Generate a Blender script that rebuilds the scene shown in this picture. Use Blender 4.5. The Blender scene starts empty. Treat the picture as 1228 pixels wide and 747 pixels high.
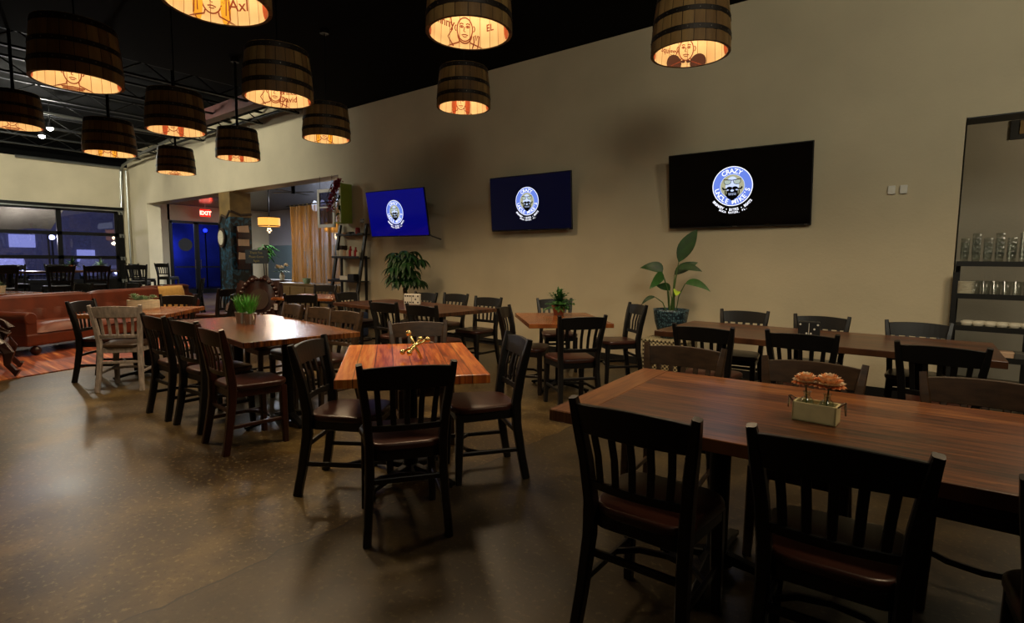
import bpy, bmesh, math, random
from mathutils import Vector, Matrix
random.seed(7)
PI = math.pi
C = bpy.context.scene.collection
sc = bpy.context.scene

# ---------------------------------------------------------------- colours / materials
def hx(h, a=1.0):
    h = h.lstrip('#'); v = []
    for i in (0, 2, 4):
        c = int(h[i:i+2], 16) / 255
        v.append(c / 12.92 if c <= 0.04045 else ((c + 0.055) / 1.055) ** 2.4)
    return (*v, a)
MATS = {}
def newmat(name):
    m = bpy.data.materials.new(name); m.use_nodes = True
    nt = m.node_tree; nt.nodes.clear()
    out = nt.nodes.new('ShaderNodeOutputMaterial'); b = nt.nodes.new('ShaderNodeBsdfPrincipled')
    nt.links.new(b.outputs[0], out.inputs[0])
    MATS[name] = m
    return m, nt, b, out
def N(nt, t, **k):
    n = nt.nodes.new(t)
    for a, v in k.items():
        if a.startswith('i_'):
            key = a[2:]
            n.inputs[int(key) if key.isdigit() else key].default_value = v
        else: setattr(n, a, v)
    return n
def coords(nt, scale=(1, 1, 1), rot=(0, 0, 0)):
    tc = N(nt, 'ShaderNodeTexCoord'); mp = N(nt, 'ShaderNodeMapping')
    mp.inputs['Scale'].default_value = scale; mp.inputs['Rotation'].default_value = rot
    nt.links.new(tc.outputs['Object'], mp.inputs[0]); return mp.outputs[0]
def ramp(nt, fac, stops):
    r = N(nt, 'ShaderNodeValToRGB'); e = r.color_ramp.elements
    while len(e) < len(stops): e.new(0.5)
    for i, (p, c) in enumerate(stops): e[i].position = p; e[i].color = c
    nt.links.new(fac, r.inputs[0]); return r.outputs[0]
def math_n(nt, op, a, b=None):
    n = N(nt, 'ShaderNodeMath', operation=op)
    for i, v in enumerate((a, b)):
        if v is None: continue
        if isinstance(v, (int, float)): n.inputs[i].default_value = v
        else: nt.links.new(v, n.inputs[i])
    return n.outputs[0]
def mixc(nt, fac, a, b, mode='MIX'):
    n = N(nt, 'ShaderNodeMix', data_type='RGBA', blend_type=mode)
    if isinstance(fac, (int, float)): n.inputs[0].default_value = fac
    else: nt.links.new(fac, n.inputs[0])
    for i, v in ((6, a), (7, b)):
        if isinstance(v, tuple): n.inputs[i].default_value = v
        else: nt.links.new(v, n.inputs[i])
    return n.outputs[2]
def plain(name, col, rough=0.5, metal=0.0, var=0.12, nscale=6.0, bump=0.0, coat=0.0, stretch=(1, 1, 1), spec=0.5):
    m, nt, b, out = newmat(name)
    co = coords(nt, stretch); no = N(nt, 'ShaderNodeTexNoise'); no.inputs['Scale'].default_value = nscale
    no.inputs['Detail'].default_value = 5; nt.links.new(co, no.inputs[0])
    c = hx(col); d = tuple(x * (1 - var) for x in c[:3]) + (1,); u = tuple(min(1, x * (1 + var)) for x in c[:3]) + (1,)
    nt.links.new(ramp(nt, no.outputs[0], [(0.3, d), (0.7, u)]), b.inputs['Base Color'])
    b.inputs['Roughness'].default_value = rough; b.inputs['Metallic'].default_value = metal
    b.inputs['Coat Weight'].default_value = coat; b.inputs['Specular IOR Level'].default_value = spec
    if bump:
        bp = N(nt, 'ShaderNodeBump'); bp.inputs['Strength'].default_value = bump; bp.inputs['Distance'].default_value = 0.01
        nt.links.new(no.outputs[0], bp.inputs['Height']); nt.links.new(bp.outputs[0], b.inputs['Normal'])
    return m
def emit(name, col, strength, base='#000000'):
    m, nt, b, out = newmat(name)
    b.inputs['Base Color'].default_value = hx(base); b.inputs['Emission Color'].default_value = hx(col)
    b.inputs['Emission Strength'].default_value = strength; b.inputs['Roughness'].default_value = 0.09
    return m
def glass(name, tint='#ffffff', rough=0.0, ior=1.45, alpha=None):
    m, nt, b, out = newmat(name)
    b.inputs['Base Color'].default_value = hx(tint); b.inputs['Transmission Weight'].default_value = 1.0
    b.inputs['Roughness'].default_value = rough; b.inputs['IOR'].default_value = ior
    return m
def pane_glass(name, tint, refl=0.08, edge=.6, rough=.02):
    # thin window glass: mostly see-through, slightly mirrored
    m, nt, b, out = newmat(name); nt.nodes.remove(b)
    t = N(nt, 'ShaderNodeBsdfTransparent'); t.inputs[0].default_value = hx(tint)
    g = N(nt, 'ShaderNodeBsdfGlossy'); g.inputs['Roughness'].default_value = rough
    fr = N(nt, 'ShaderNodeLayerWeight'); fr.inputs[0].default_value = .5
    f = math_n(nt, 'ADD', math_n(nt, 'MULTIPLY', math_n(nt, 'POWER', fr.outputs['Facing'], 3.0), edge), refl)
    mx = N(nt, 'ShaderNodeMixShader'); nt.links.new(f, mx.inputs[0]); nt.links.new(t.outputs[0], mx.inputs[1]); nt.links.new(g.outputs[0], mx.inputs[2])
    nt.links.new(mx.outputs[0], out.inputs[0]); return m
def planks(name, cols, pw=0.14, rough=0.28, axis='x', coat=0.3, knots=True, gap=0.004, scl=1.0):
    # boards running along local x, each its own tone, with stretched grain and knots
    m, nt, b, out = newmat(name)
    tc = N(nt, 'ShaderNodeTexCoord'); sp = N(nt, 'ShaderNodeSeparateXYZ'); nt.links.new(tc.outputs['Object'], sp.inputs[0])
    L, W = (sp.outputs[0], sp.outputs[1]) if axis == 'x' else (sp.outputs[1], sp.outputs[0])
    if axis == 'z': L, W = sp.outputs[2], sp.outputs[0]
    q = math_n(nt, 'DIVIDE', W, pw); fl = math_n(nt, 'FLOOR', q); frc = math_n(nt, 'FRACT', q)
    wn = N(nt, 'ShaderNodeTexWhiteNoise', noise_dimensions='1D'); nt.links.new(fl, wn.inputs['W'])
    cb = N(nt, 'ShaderNodeCombineXYZ'); nt.links.new(math_n(nt, 'MULTIPLY', L, 1.6 * scl), cb.inputs[0]); nt.links.new(math_n(nt, 'MULTIPLY', W, 22 * scl), cb.inputs[1])
    nt.links.new(math_n(nt, 'MULTIPLY', fl, 3.7), cb.inputs[2])
    g = N(nt, 'ShaderNodeTexNoise'); g.inputs['Scale'].default_value = 2.2; g.inputs['Detail'].default_value = 8; g.inputs['Distortion'].default_value = 0.6; nt.links.new(cb.outputs[0], g.inputs[0])
    st = [(i / (len(cols) - 1), hx(c)) for i, c in enumerate(cols)]
    base = ramp(nt, math_n(nt, 'ADD', math_n(nt, 'MULTIPLY', wn.outputs[0], 0.5), math_n(nt, 'SUBTRACT', math_n(nt, 'MULTIPLY', g.outputs[0], 2.0), 0.75)), st)
    if knots:
        vo = N(nt, 'ShaderNodeTexVoronoi'); c2 = N(nt, 'ShaderNodeCombineXYZ')
        nt.links.new(math_n(nt, 'MULTIPLY', L, 2.2), c2.inputs[0]); nt.links.new(math_n(nt, 'MULTIPLY', W, 6), c2.inputs[1]); nt.links.new(c2.outputs[0], vo.inputs[0])
        kf = ramp(nt, vo.outputs[0], [(0.03, (1, 1, 1, 1)), (0.13, (0, 0, 0, 1))])
        base = mixc(nt, kf, base, hx('#1c0d07'))
    gp = math_n(nt, 'LESS_THAN', frc, gap / pw * 1.0)
    base = mixc(nt, gp, base, hx('#0e0704'))
    nt.links.new(base, b.inputs['Base Color']); b.inputs['Roughness'].default_value = rough; b.inputs['Coat Weight'].default_value = coat; b.inputs['Coat Roughness'].default_value = 0.18
    bp = N(nt, 'ShaderNodeBump'); bp.inputs['Strength'].default_value = 0.12; bp.inputs['Distance'].default_value = 0.002
    nt.links.new(math_n(nt, 'SUBTRACT', g.outputs[0], gp), bp.inputs['Height']); nt.links.new(bp.outputs[0], b.inputs['Normal'])
    return m

# ---------------------------------------------------------------- mesh building
class MB:
    def __init__(s): s.bm = bmesh.new()
    def _v(s, pts): return [s.bm.verts.new(p) for p in pts]
    def _f(s, vs):
        try: return s.bm.faces.new(vs)
        except ValueError: return None
    def box(s, c, size, rot=None, taper=1.0):
        x, y, z = (a / 2 for a in size); P = []
        for k, zz in ((1.0, -z), (taper, z)):
            P += [(-x*k, -y*k, zz), (x*k, -y*k, zz), (x*k, y*k, zz), (-x*k, y*k, zz)]
        R = Matrix.Identity(3) if rot is None else (rot if isinstance(rot, Matrix) else Matrix.Rotation(rot, 3, 'Z'))
        v = s._v([R @ Vector(p) + Vector(c) for p in P])
        for f in ((3, 2, 1, 0), (4, 5, 6, 7), (0, 1, 5, 4), (1, 2, 6, 5), (2, 3, 7, 6), (3, 0, 4, 7)): s._f([v[i] for i in f])
        return s
    def sweep(s, path, sect, ups=None, closed=False):
        # sect: list of (a,b) half-size pairs per path point for rectangle, or radii for round; path points are Vectors
        path = [Vector(p) for p in path]; n = len(path); rings = []
        for i, p in enumerate(path):
            t = (path[min(i+1, n-1)] - path[max(i-1, 0)]).normalized()
            up = Vector(ups[i] if isinstance(ups, list) else (ups or (0, 0, 1)))
            if abs(t.dot(up)) > 0.98: up = Vector((0, 1, 0)) if abs(t.y) < .9 else Vector((1, 0, 0))
            sd = t.cross(up).normalized(); u2 = sd.cross(t).normalized()
            q = sect[i] if isinstance(sect, list) else sect
            if isinstance(q, tuple):
                a, b = q; cs = 0.3
                pr = [(-a, -b*(1-cs)), (-a*(1-cs), -b), (a*(1-cs), -b), (a, -b*(1-cs)), (a, b*(1-cs)), (a*(1-cs), b), (-a*(1-cs), b), (-a, b*(1-cs))]
            else:
                pr = [(q*math.cos(2*PI*k/8), q*math.sin(2*PI*k/8)) for k in range(8)]
            rings.append(s._v([p + sd*x + u2*y for x, y in pr]))
        for i in range(n-1):
            A, B = rings[i], rings[i+1]; m = len(A)
            for k in range(m): s._f([A[k], A[(k+1) % m], B[(k+1) % m], B[k]])
        s._f(rings[0][::-1]); s._f(rings[-1]); return s
    def tube(s, path, r, seg=8): return s.sweep(path, r if isinstance(r, list) else [r]*len(path))
    def cyl(s, p0, p1, r0, r1=None, seg=16, cap=True):
        r1 = r0 if r1 is None else r1; p0, p1 = Vector(p0), Vector(p1); t = (p1-p0).normalized()
        up = Vector((0, 0, 1)) if abs(t.z) < .9 else Vector((1, 0, 0)); a = t.cross(up).normalized(); b = a.cross(t)
        A = s._v([p0 + (a*math.cos(2*PI*k/seg) + b*math.sin(2*PI*k/seg))*r0 for k in range(seg)])
        B = s._v([p1 + (a*math.cos(2*PI*k/seg) + b*math.sin(2*PI*k/seg))*r1 for k in range(seg)])
        for k in range(seg): s._f([A[k], B[k], B[(k+1) % seg], A[(k+1) % seg]])
        if cap: s._f(A); s._f(B[::-1])
        return s
    def lathe(s, prof, c=(0, 0, 0), seg=32, a0=0, a1=2*PI, sx=1, sy=1):
        full = abs(a1-a0-2*PI) < 1e-6; n = seg if full else seg+1; rings = []
        for r, z in prof:
            if r < 1e-6: rings.append([s.bm.verts.new((c[0], c[1], c[2]+z))]*n)
            else: rings.append(s._v([(c[0]+r*sx*math.cos(a0+(a1-a0)*k/seg), c[1]+r*sy*math.sin(a0+(a1-a0)*k/seg), c[2]+z) for k in range(n)]))
        for A, B in zip(rings, rings[1:]):
            for k in range(seg):
                j = (k+1) % n; q = []
                for v in (A[k], A[j], B[j], B[k]):
                    if v not in q: q.append(v)
                if len(q) > 2: s._f(q)
        return s
    def ball(s, c, r, seg=12, sx=1, sy=1, sz=1):
        prof = [(r*math.sin(PI*i/8), -r*sz*math.cos(PI*i/8)) for i in range(9)]
        prof[0] = (0, -r*sz); prof[-1] = (0, r*sz)
        return s.lathe(prof, c, seg, sx=sx, sy=sy)
    def prism(s, poly, z0, z1):
        A = s._v([(x, y, z0) for x, y in poly]); B = s._v([(x, y, z1) for x, y in poly]); n = len(poly)
        s._f(A[::-1]); s._f(B)
        for k in range(n): s._f([A[k], A[(k+1) % n], B[(k+1) % n], B[k]])
        return s
    def grid(s, fn, nu, nv):
        V = [[s.bm.verts.new(fn(i/nu, j/nv)) for j in range(nv+1)] for i in range(nu+1)]
        for i in range(nu):
            for j in range(nv): s._f([V[i][j], V[i+1][j], V[i+1][j+1], V[i][j+1]])
        return s
    def xform(s, M):
        s.bm.transform(M); return s
    def mark(s, i=1):
        for f in s.bm.faces:
            if not f.tag: f.material_index = i; f.tag = True
        return s
    def build(s, name, mat, parent=None, bevel=0, smooth=False, seg=1, recalc=True, sub=0, solid=0):
        if recalc: bmesh.ops.recalc_face_normals(s.bm, faces=s.bm.faces)
        me = bpy.data.meshes.new(name); s.bm.to_mesh(me); s.bm.free()
        o = bpy.data.objects.new(name, me); C.objects.link(o); me.materials.append(MATS[mat] if isinstance(mat, str) else mat)
        if parent is not None: o.parent = parent
        if solid:
            md = o.modifiers.new('Solid', 'SOLIDIFY'); md.thickness = solid
        if bevel:
            md = o.modifiers.new('Bevel', 'BEVEL'); md.width = bevel; md.segments = seg; md.limit_method = 'ANGLE'; md.angle_limit = math.radians(35)
        if sub:
            md = o.modifiers.new('Sub', 'SUBSURF'); md.levels = sub; md.render_levels = sub
        if smooth:
            for p in me.polygons: p.use_smooth = True
        return o
def rrect(w, d, r, n=5, cx=0, cy=0, wf=None):
    # rounded rectangle outline; wf = width at the +y end
    P = []
    for k, (sx, sy) in enumerate(((1, 1), (-1, 1), (-1, -1), (1, -1))):
        ww = (wf if (wf and sy > 0) else w)
        for i in range(n+1):
            a = PI/2*k + PI/2*i/n
            P.append((cx + sx*(ww/2-r) + r*math.cos(a), cy + sy*(d/2-r) + r*math.sin(a)))
    return P
def tag(o, label=None, cat=None, group=None, kind=None):
    if label: o['label'] = label
    if cat: o['category'] = cat
    if group: o['group'] = group
    if kind: o['kind'] = kind
    return o
def thing(name, label, cat, loc=(0, 0, 0), rot=0, group=None):
    o = bpy.data.objects.new(name, None); C.objects.link(o); o.empty_display_size = 0.1
    o.location = loc; o.rotation_euler = (0, 0, rot)
    return tag(o, label, cat, group)
def struct(name, mb, mat, **k):
    return tag(mb.build(name, mat, **k), kind='structure')
def kids(o): return [c for c in bpy.data.objects if c.parent == o]
def copy_tree(o, parent=None, chmap=None):
    c = o.copy(); C.objects.link(c); c.parent = parent
    for ch in (CH.get(o.name) or CH.setdefault(o.name, kids(o))): copy_tree(ch, c)
    return c
CH = {}
def place(proto, used, loc, rot, label, group=None, cat=None):
    if proto.name in used: o = copy_tree(proto)
    else: o = proto; used.add(proto.name)
    o.location = loc; o.rotation_euler = (0, 0, rot); o['label'] = label
    if group: o['group'] = group
    if cat: o['category'] = cat
    return o
USED = set()
def R(a): return math.radians(a)

def font_mesh(text, size, align='CENTER', spacing=1.0, offset=0.0):
    cu = bpy.data.curves.new('lettering', 'FONT'); cu.body = text; cu.size = size; cu.align_x = align; cu.space_character = spacing
    cu.resolution_u = 3; cu.offset = offset
    ob = bpy.data.objects.new('lettering', cu); C.objects.link(ob)
    dg = bpy.context.evaluated_depsgraph_get(); dg.update()
    me = bpy.data.meshes.new_from_object(ob.evaluated_get(dg))
    bpy.data.objects.remove(ob); bpy.data.curves.remove(cu)
    return me
def add_text(mb, text, size, fn, align='CENTER', spacing=1.0, offset=0.0):
    # fn maps a flat text point (x, y) to a place in 3-D
    me = font_mesh(text, size, align, spacing, offset)
    vs = [mb.bm.verts.new(fn(v.co.x, v.co.y)) for v in me.vertices]
    for p in me.polygons: mb._f([vs[i] for i in p.vertices])
    bpy.data.meshes.remove(me)
def stroke(mb, pts, w, fn, closed=False):
    # a flat ribbon of width w along 2-D points
    P = [Vector(p) for p in pts]
    if closed: P.append(P[0])
    n = len(P); L = []; Rr = []
    for i, p in enumerate(P):
        t = (P[min(i+1, n-1)] - P[max(i-1, 0)])
        if closed and i in (0, n-1): t = P[1] - P[-2]
        t = t.normalized() if t.length > 0 else Vector((1, 0)); nn = Vector((-t.y, t.x))*w/2
        L.append(mb.bm.verts.new(fn(*(p+nn)))); Rr.append(mb.bm.verts.new(fn(*(p-nn))))
    for i in range(n-1): mb._f([L[i], Rr[i], Rr[i+1], L[i+1]])
def blob(mb, cx, cy, rx, ry, fn, n=20, a0=0, a1=2*PI, rings=3):
    # filled ellipse as rings so that it can follow a curved surface
    rr = []
    c = mb.bm.verts.new(fn(cx, cy))
    full = abs(a1-a0-2*PI) < 1e-6; m = n if full else n+1
    for k in range(1, rings+1): rr.append([mb.bm.verts.new(fn(cx+rx*k/rings*math.cos(a0+(a1-a0)*i/n), cy+ry*k/rings*math.sin(a0+(a1-a0)*i/n))) for i in range(m)])
    for i in range(n):
        j = (i+1) % m; mb._f([c, rr[0][i], rr[0][j]])
        for A, B in zip(rr, rr[1:]): mb._f([A[i], B[i], B[j], A[j]])
def arc(cx, cy, rx, ry, a0, a1, n=14):
    return [(cx+rx*math.cos(R(a0+(a1-a0)*i/n)), cy+ry*math.sin(R(a0+(a1-a0)*i/n))) for i in range(n+1)]

# ---------------------------------------------------------------- the materials of the place
def wall_mat(name, col, bump=0.35):
    m, nt, b, out = newmat(name); co = coords(nt)
    n1 = N(nt, 'ShaderNodeTexNoise'); n1.inputs['Scale'].default_value = 0.9; n1.inputs['Detail'].default_value = 6; nt.links.new(co, n1.inputs[0])
    n2 = N(nt, 'ShaderNodeTexNoise'); n2.inputs['Scale'].default_value = 38; n2.inputs['Detail'].default_value = 4; nt.links.new(co, n2.inputs[0])
    c = hx(col); lo = tuple(x*.88 for x in c[:3])+(1,); hi = tuple(min(1, x*1.08) for x in c[:3])+(1,)
    base = ramp(nt, n1.outputs[0], [(0.3, lo), (0.7, hi)])
    nt.links.new(base, b.inputs['Base Color']); b.inputs['Roughness'].default_value = 0.75; b.inputs['Specular IOR Level'].default_value = 0.25
    bp = N(nt, 'ShaderNodeBump'); bp.inputs['Strength'].default_value = bump; bp.inputs['Distance'].default_value = 0.006
    nt.links.new(n2.outputs[0], bp.inputs['Height']); nt.links.new(bp.outputs[0], b.inputs['Normal']); return m
wall_mat('plaster', '#c9bda0'); wall_mat('plaster_grey', '#a6a7b2'); wall_mat('plaster_room', '#9b9484')
def floor_mat():
    m, nt, b, out = newmat('polished_concrete'); co = coords(nt)
    n1 = N(nt, 'ShaderNodeTexNoise'); n1.inputs['Scale'].default_value = 0.7; n1.inputs['Detail'].default_value = 9; n1.inputs['Roughness'].default_value = 0.62; n1.inputs['Distortion'].default_value = 0.5; nt.links.new(co, n1.inputs[0])
    n2 = N(nt, 'ShaderNodeTexNoise'); n2.inputs['Scale'].default_value = 40; n2.inputs['Detail'].default_value = 6; nt.links.new(co, n2.inputs[0])
    n3 = N(nt, 'ShaderNodeTexNoise'); n3.inputs['Scale'].default_value = 3.4; n3.inputs['Detail'].default_value = 6; nt.links.new(co, n3.inputs[0])
    base = ramp(nt, n1.outputs[0], [(0.36, hx('#2a1f0f')), (0.5, hx('#4a3a1e')), (0.64, hx('#6c5a34'))])
    base = mixc(nt, ramp(nt, n3.outputs[0], [(0.40, (0, 0, 0, 1)), (0.62, (.75, .75, .75, 1))]), base, hx('#2c200f'))
    base = mixc(nt, ramp(nt, n2.outputs[0], [(0.58, (0, 0, 0, 1)), (0.66, (.45, .45, .45, 1))]), base, hx('#94845c'))
    base = mixc(nt, ramp(nt, n2.outputs[0], [(0.30, (.7, .7, .7, 1)), (0.42, (0, 0, 0, 1))]), base, hx('#1e170c'))
    # saw-cut control joints and a wandering crack
    sp = N(nt, 'ShaderNodeSeparateXYZ'); nt.links.new(co, sp.inputs[0])
    wob = math_n(nt, 'MULTIPLY', math_n(nt, 'SUBTRACT', n3.outputs[0], 0.5), 0.16)
    def line(a, pos, w): return math_n(nt, 'LESS_THAN', math_n(nt, 'ABSOLUTE', math_n(nt, 'SUBTRACT', math_n(nt, 'ADD', a, wob), pos)), w)
    for a, p_ in ((sp.outputs[0], -2.38), (sp.outputs[0], -8.4), (sp.outputs[0], 3.4)):
        base = mixc(nt, line(a, p_, 0.006), base, hx('#1e160e'))
    rot = math_n(nt, 'SUBTRACT', math_n(nt, 'MULTIPLY', sp.outputs[0], 1.9), sp.outputs[1])
    shaded_slab = math_n(nt, 'GREATER_THAN', math_n(nt, 'ADD', sp.outputs[0], wob), -2.38)
    base = mixc(nt, math_n(nt, 'MULTIPLY', shaded_slab, .6), base, hx('#242017'))  # greyer concrete, darkened further in place of the dim light on this side
    nt.links.new(base, b.inputs['Base Color'])
    nt.links.new(ramp(nt, n1.outputs[0], [(0.3, (.30, .30, .30, 1)), (0.7, (.42, .42, .42, 1))]), b.inputs['Roughness'])
    b.inputs['Specular IOR Level'].default_value = 0.5
    bp = N(nt, 'ShaderNodeBump'); bp.inputs['Strength'].default_value = 0.12; bp.inputs['Distance'].default_value = 0.004
    nt.links.new(n2.outputs[0], bp.inputs['Height']); nt.links.new(bp.outputs[0], b.inputs['Normal'])
floor_mat()
planks('table_walnut', ['#301a0b', '#593016', '#784622', '#96602f'], 0.15, 0.34, coat=.15)
planks('table_walnut_cross', ['#54301a', '#744624', '#906034'], 0.3, 0.34, axis='y', coat=.15)
planks('table_honey', ['#7a3512', '#b35a22', '#cc7a34', '#d99a55'], 0.105, 0.28, coat=.2)
planks('table_honey_cross', ['#7a3d1e', '#a8592c', '#b97038'], 0.12, 0.26, axis='y')
planks('table_brown', ['#4a2410', '#7a421f', '#955a2c', '#b0713c'], 0.16, 0.26, coat=.2)
planks('table_umber', ['#2e170a', '#532c15', '#6c401f', '#8a5830'], 0.16, 0.26, coat=.25)
planks('table_dark', ['#2a170c', '#4a2c1a', '#5e3a22', '#72492c'], 0.15, 0.32, coat=.15)
plain('espresso', '#120c0a', 0.34, var=0.3, nscale=3, stretch=(8, 8, 1), spec=0.45)
plain('black_wood', '#0c0a09', 0.4, var=0.25, nscale=3, stretch=(8, 8, 1), spec=0.5)
plain('worn_wood', '#3a2a1c', 0.38, var=0.4, nscale=4, stretch=(3, 3, 10))
plain('brown_wood', '#2e140d', 0.32, var=0.3, nscale=4, stretch=(8, 8, 2))
plain('grey_wood', '#8e857e', 0.55, var=0.35, nscale=6, stretch=(6, 6, 2), bump=.2)
plain('seat_vinyl', '#3c2018', 0.32, var=0.15, nscale=9, bump=0.06)
plain('black_metal', '#0b0b0b', 0.4, metal=0.6, var=0.1)
plain('black_paint', '#070707', 0.55, var=0.2)
plain('ceiling_black', '#030303', 0.9, var=0.3, nscale=2, spec=.1)
plain('joist_metal', '#101111', 0.55, metal=0.4, var=0.3)
plain('pipe_metal', '#8b8d88', 0.35, metal=0.8, var=0.15)
plain('red_steel', '#4e1a0e', 0.6, var=0.3)
plain('chrome', '#b8bab8', 0.15, metal=1.0, var=0.05)
plain('gold', '#e2c987', 0.25, metal=0.9, var=0.08)
plain('white_paint', '#d8d5cc', 0.5, var=0.08)
plain('cream_paint', '#d9cf9c', 0.6, var=0.07, nscale=25)
plain('ceramic', '#d9d2bd', 0.25, var=0.05)
plain('terracotta', '#8e4a2b', 0.7, var=0.15)
plain('soil', '#1c130c', 0.9, var=0.3, nscale=30, bump=.3)
plain('leaf_dark', '#1c3f14', 0.5, var=0.35, nscale=14)
plain('leaf_mid', '#2b5a20', 0.55, var=0.3, nscale=12)
plain('leaf_matte', '#2b5a20', 0.9, var=.3, spec=.05)
plain('leaf_bright', '#3f8a2a', 0.45, var=0.3, nscale=20)
plain('leaf_new', '#a9c83a', 0.4, var=0.15)
plain('leaf_pale', '#8aa386', 0.6, var=0.25, nscale=20)
plain('stem_green', '#3d5a24', 0.5, var=0.2)
plain('bark', '#3f2f20', 0.8, var=0.3, nscale=25, bump=.4)
plain('birch', '#c9c0a6', 0.7, var=0.2, nscale=12, stretch=(1, 1, 6), bump=.2)
plain('tin', '#a3a097', 0.3, metal=0.9, var=0.1)
plain('orange_petal', '#ffb078', 0.6, var=0.18, nscale=30)
plain('peach_petal', '#ffe8cc', 0.6, var=0.12, nscale=30)
plain('crimson_petal', '#a3182c', 0.6, var=0.3, nscale=30)
plain('leather', '#602914', 0.48, var=0.3, nscale=5, bump=0.15)
plain('leather_dark', '#33241a', 0.35, var=0.3, nscale=5, bump=0.15)
plain('carved_wood', '#2b120b', 0.3, var=0.3, nscale=7)
plain('tan_cloth', '#c09a54', 0.8, var=0.1, nscale=30)
plain('ivory', '#d9d5c8', 0.35, var=0.04)
plain('dark_dot', '#0d0b0a', 0.4)
plain('shelf_steel', '#1b1a18', 0.45, metal=0.3, var=0.15)
plain('ink_brown', '#7a3414', 0.8, var=0.15)
plain('ink_yellow', '#d9a92c', 0.8, var=0.1)
plain('ink_rust', '#a8481c', 0.8, var=0.15)
plain('ink_dark', '#3c160b', 0.8, var=0.15)
plain('hoop_iron', '#2c241e', 0.5, metal=0.5, var=0.35, nscale=9)
plain('rivet', '#6d6760', 0.35, metal=0.9)
plain('mural_gold', '#7c6232', 0.6, var=0.35, nscale=3)
plain('card', '#c9a88a', 0.7, var=0.1)
plain('red_plastic', '#a3180f', 0.4)
plain('green_paint', '#8fa63c', 0.6, var=0.1)
plain('blue_cloth', '#23314f', 0.8)
plain('teal_wall', '#3d4a50', 0.7, var=0.08, nscale=2)
plain('asphalt', '#2a2a30', 0.8, var=0.2)
plain('ochre_wood', '#6a5026', 0.5, var=0.25, nscale=5, stretch=(1, 1, 8))
def barrel_mats():
    for nm, cols, rough in (('stave', ['#4a341d', '#725532', '#927446', '#b08f5c'], .6), ('stave_inner', ['#cdb088', '#dcc39a', '#e6d0a8', '#ecd8b4'], .7)):
        m, nt, b, out = newmat(nm); tc = N(nt, 'ShaderNodeTexCoord'); sp = N(nt, 'ShaderNodeSeparateXYZ'); nt.links.new(tc.outputs['Object'], sp.inputs[0])
        ang = math_n(nt, 'ARCTAN2', sp.outputs[1], sp.outputs[0]); q = math_n(nt, 'MULTIPLY', ang, 22/(2*PI)); fl = math_n(nt, 'FLOOR', q)
        wn = N(nt, 'ShaderNodeTexWhiteNoise', noise_dimensions='1D'); nt.links.new(fl, wn.inputs['W'])
        mp = N(nt, 'ShaderNodeMapping'); mp.inputs['Scale'].default_value = (14, 14, 1.5); nt.links.new(tc.outputs['Object'], mp.inputs[0])
        g = N(nt, 'ShaderNodeTexNoise'); g.inputs['Scale'].default_value = 2; g.inputs['Detail'].default_value = 6; nt.links.new(mp.outputs[0], g.inputs[0])
        base = ramp(nt, math_n(nt, 'ADD', math_n(nt, 'MULTIPLY', wn.outputs[0], .5), math_n(nt, 'MULTIPLY', g.outputs[0], .5)), [(i/3, hx(c)) for i, c in enumerate(cols)])
        gap = math_n(nt, 'LESS_THAN', math_n(nt, 'FRACT', q), .05)
        base = mixc(nt, gap, base, hx('#120a05') if nm == 'stave' else hx('#8a5a2c'))
        nt.links.new(base, b.inputs['Base Color']); b.inputs['Roughness'].default_value = rough; b.inputs['Specular IOR Level'].default_value = .25
        bp = N(nt, 'ShaderNodeBump'); bp.inputs['Strength'].default_value = .5; bp.inputs['Distance'].default_value = .006
        nt.links.new(math_n(nt, 'SUBTRACT', g.outputs[0], gap), bp.inputs['Height']); nt.links.new(bp.outputs[0], b.inputs['Normal'])
barrel_mats()
def rug_mat():
    m, nt, b, out = newmat('rug_weave'); co = coords(nt, (0.9, 14, 1), (0, 0, R(27)))
    n = N(nt, 'ShaderNodeTexNoise'); n.inputs['Scale'].default_value = 1.3; n.inputs['Detail'].default_value = 7; nt.links.new(co, n.inputs[0])
    nt.links.new(ramp(nt, n.outputs[0], [(.3, hx('#3a130a')), (.48, hx('#7c3418')), (.6, hx('#a55a2c')), (.75, hx('#c49062'))]), b.inputs['Base Color']); b.inputs['Roughness'].default_value = .6
rug_mat()
def pot_mat():
    m, nt, b, out = newmat('speckled_blue'); co = coords(nt)
    v = N(nt, 'ShaderNodeTexVoronoi'); v.inputs['Scale'].default_value = 45; nt.links.new(co, v.inputs[0])
    nt.links.new(ramp(nt, v.outputs[0], [(.2, hx('#5f7d86')), (.5, hx('#1d3440')), (.8, hx('#0e1a22'))]), b.inputs['Base Color']); b.inputs['Roughness'].default_value = .45
pot_mat()
def wicker_mat():
    m, nt, b, out = newmat('lattice'); co = coords(nt)
    w = N(nt, 'ShaderNodeTexChecker'); w.inputs['Scale'].default_value = 42; w.inputs[1].default_value = hx('#cfc29a'); w.inputs[2].default_value = hx('#4b3c24'); nt.links.new(co, w.inputs[0])
    nt.links.new(w.outputs[0], b.inputs['Base Color']); b.inputs['Roughness'].default_value = .6
wicker_mat()
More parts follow.
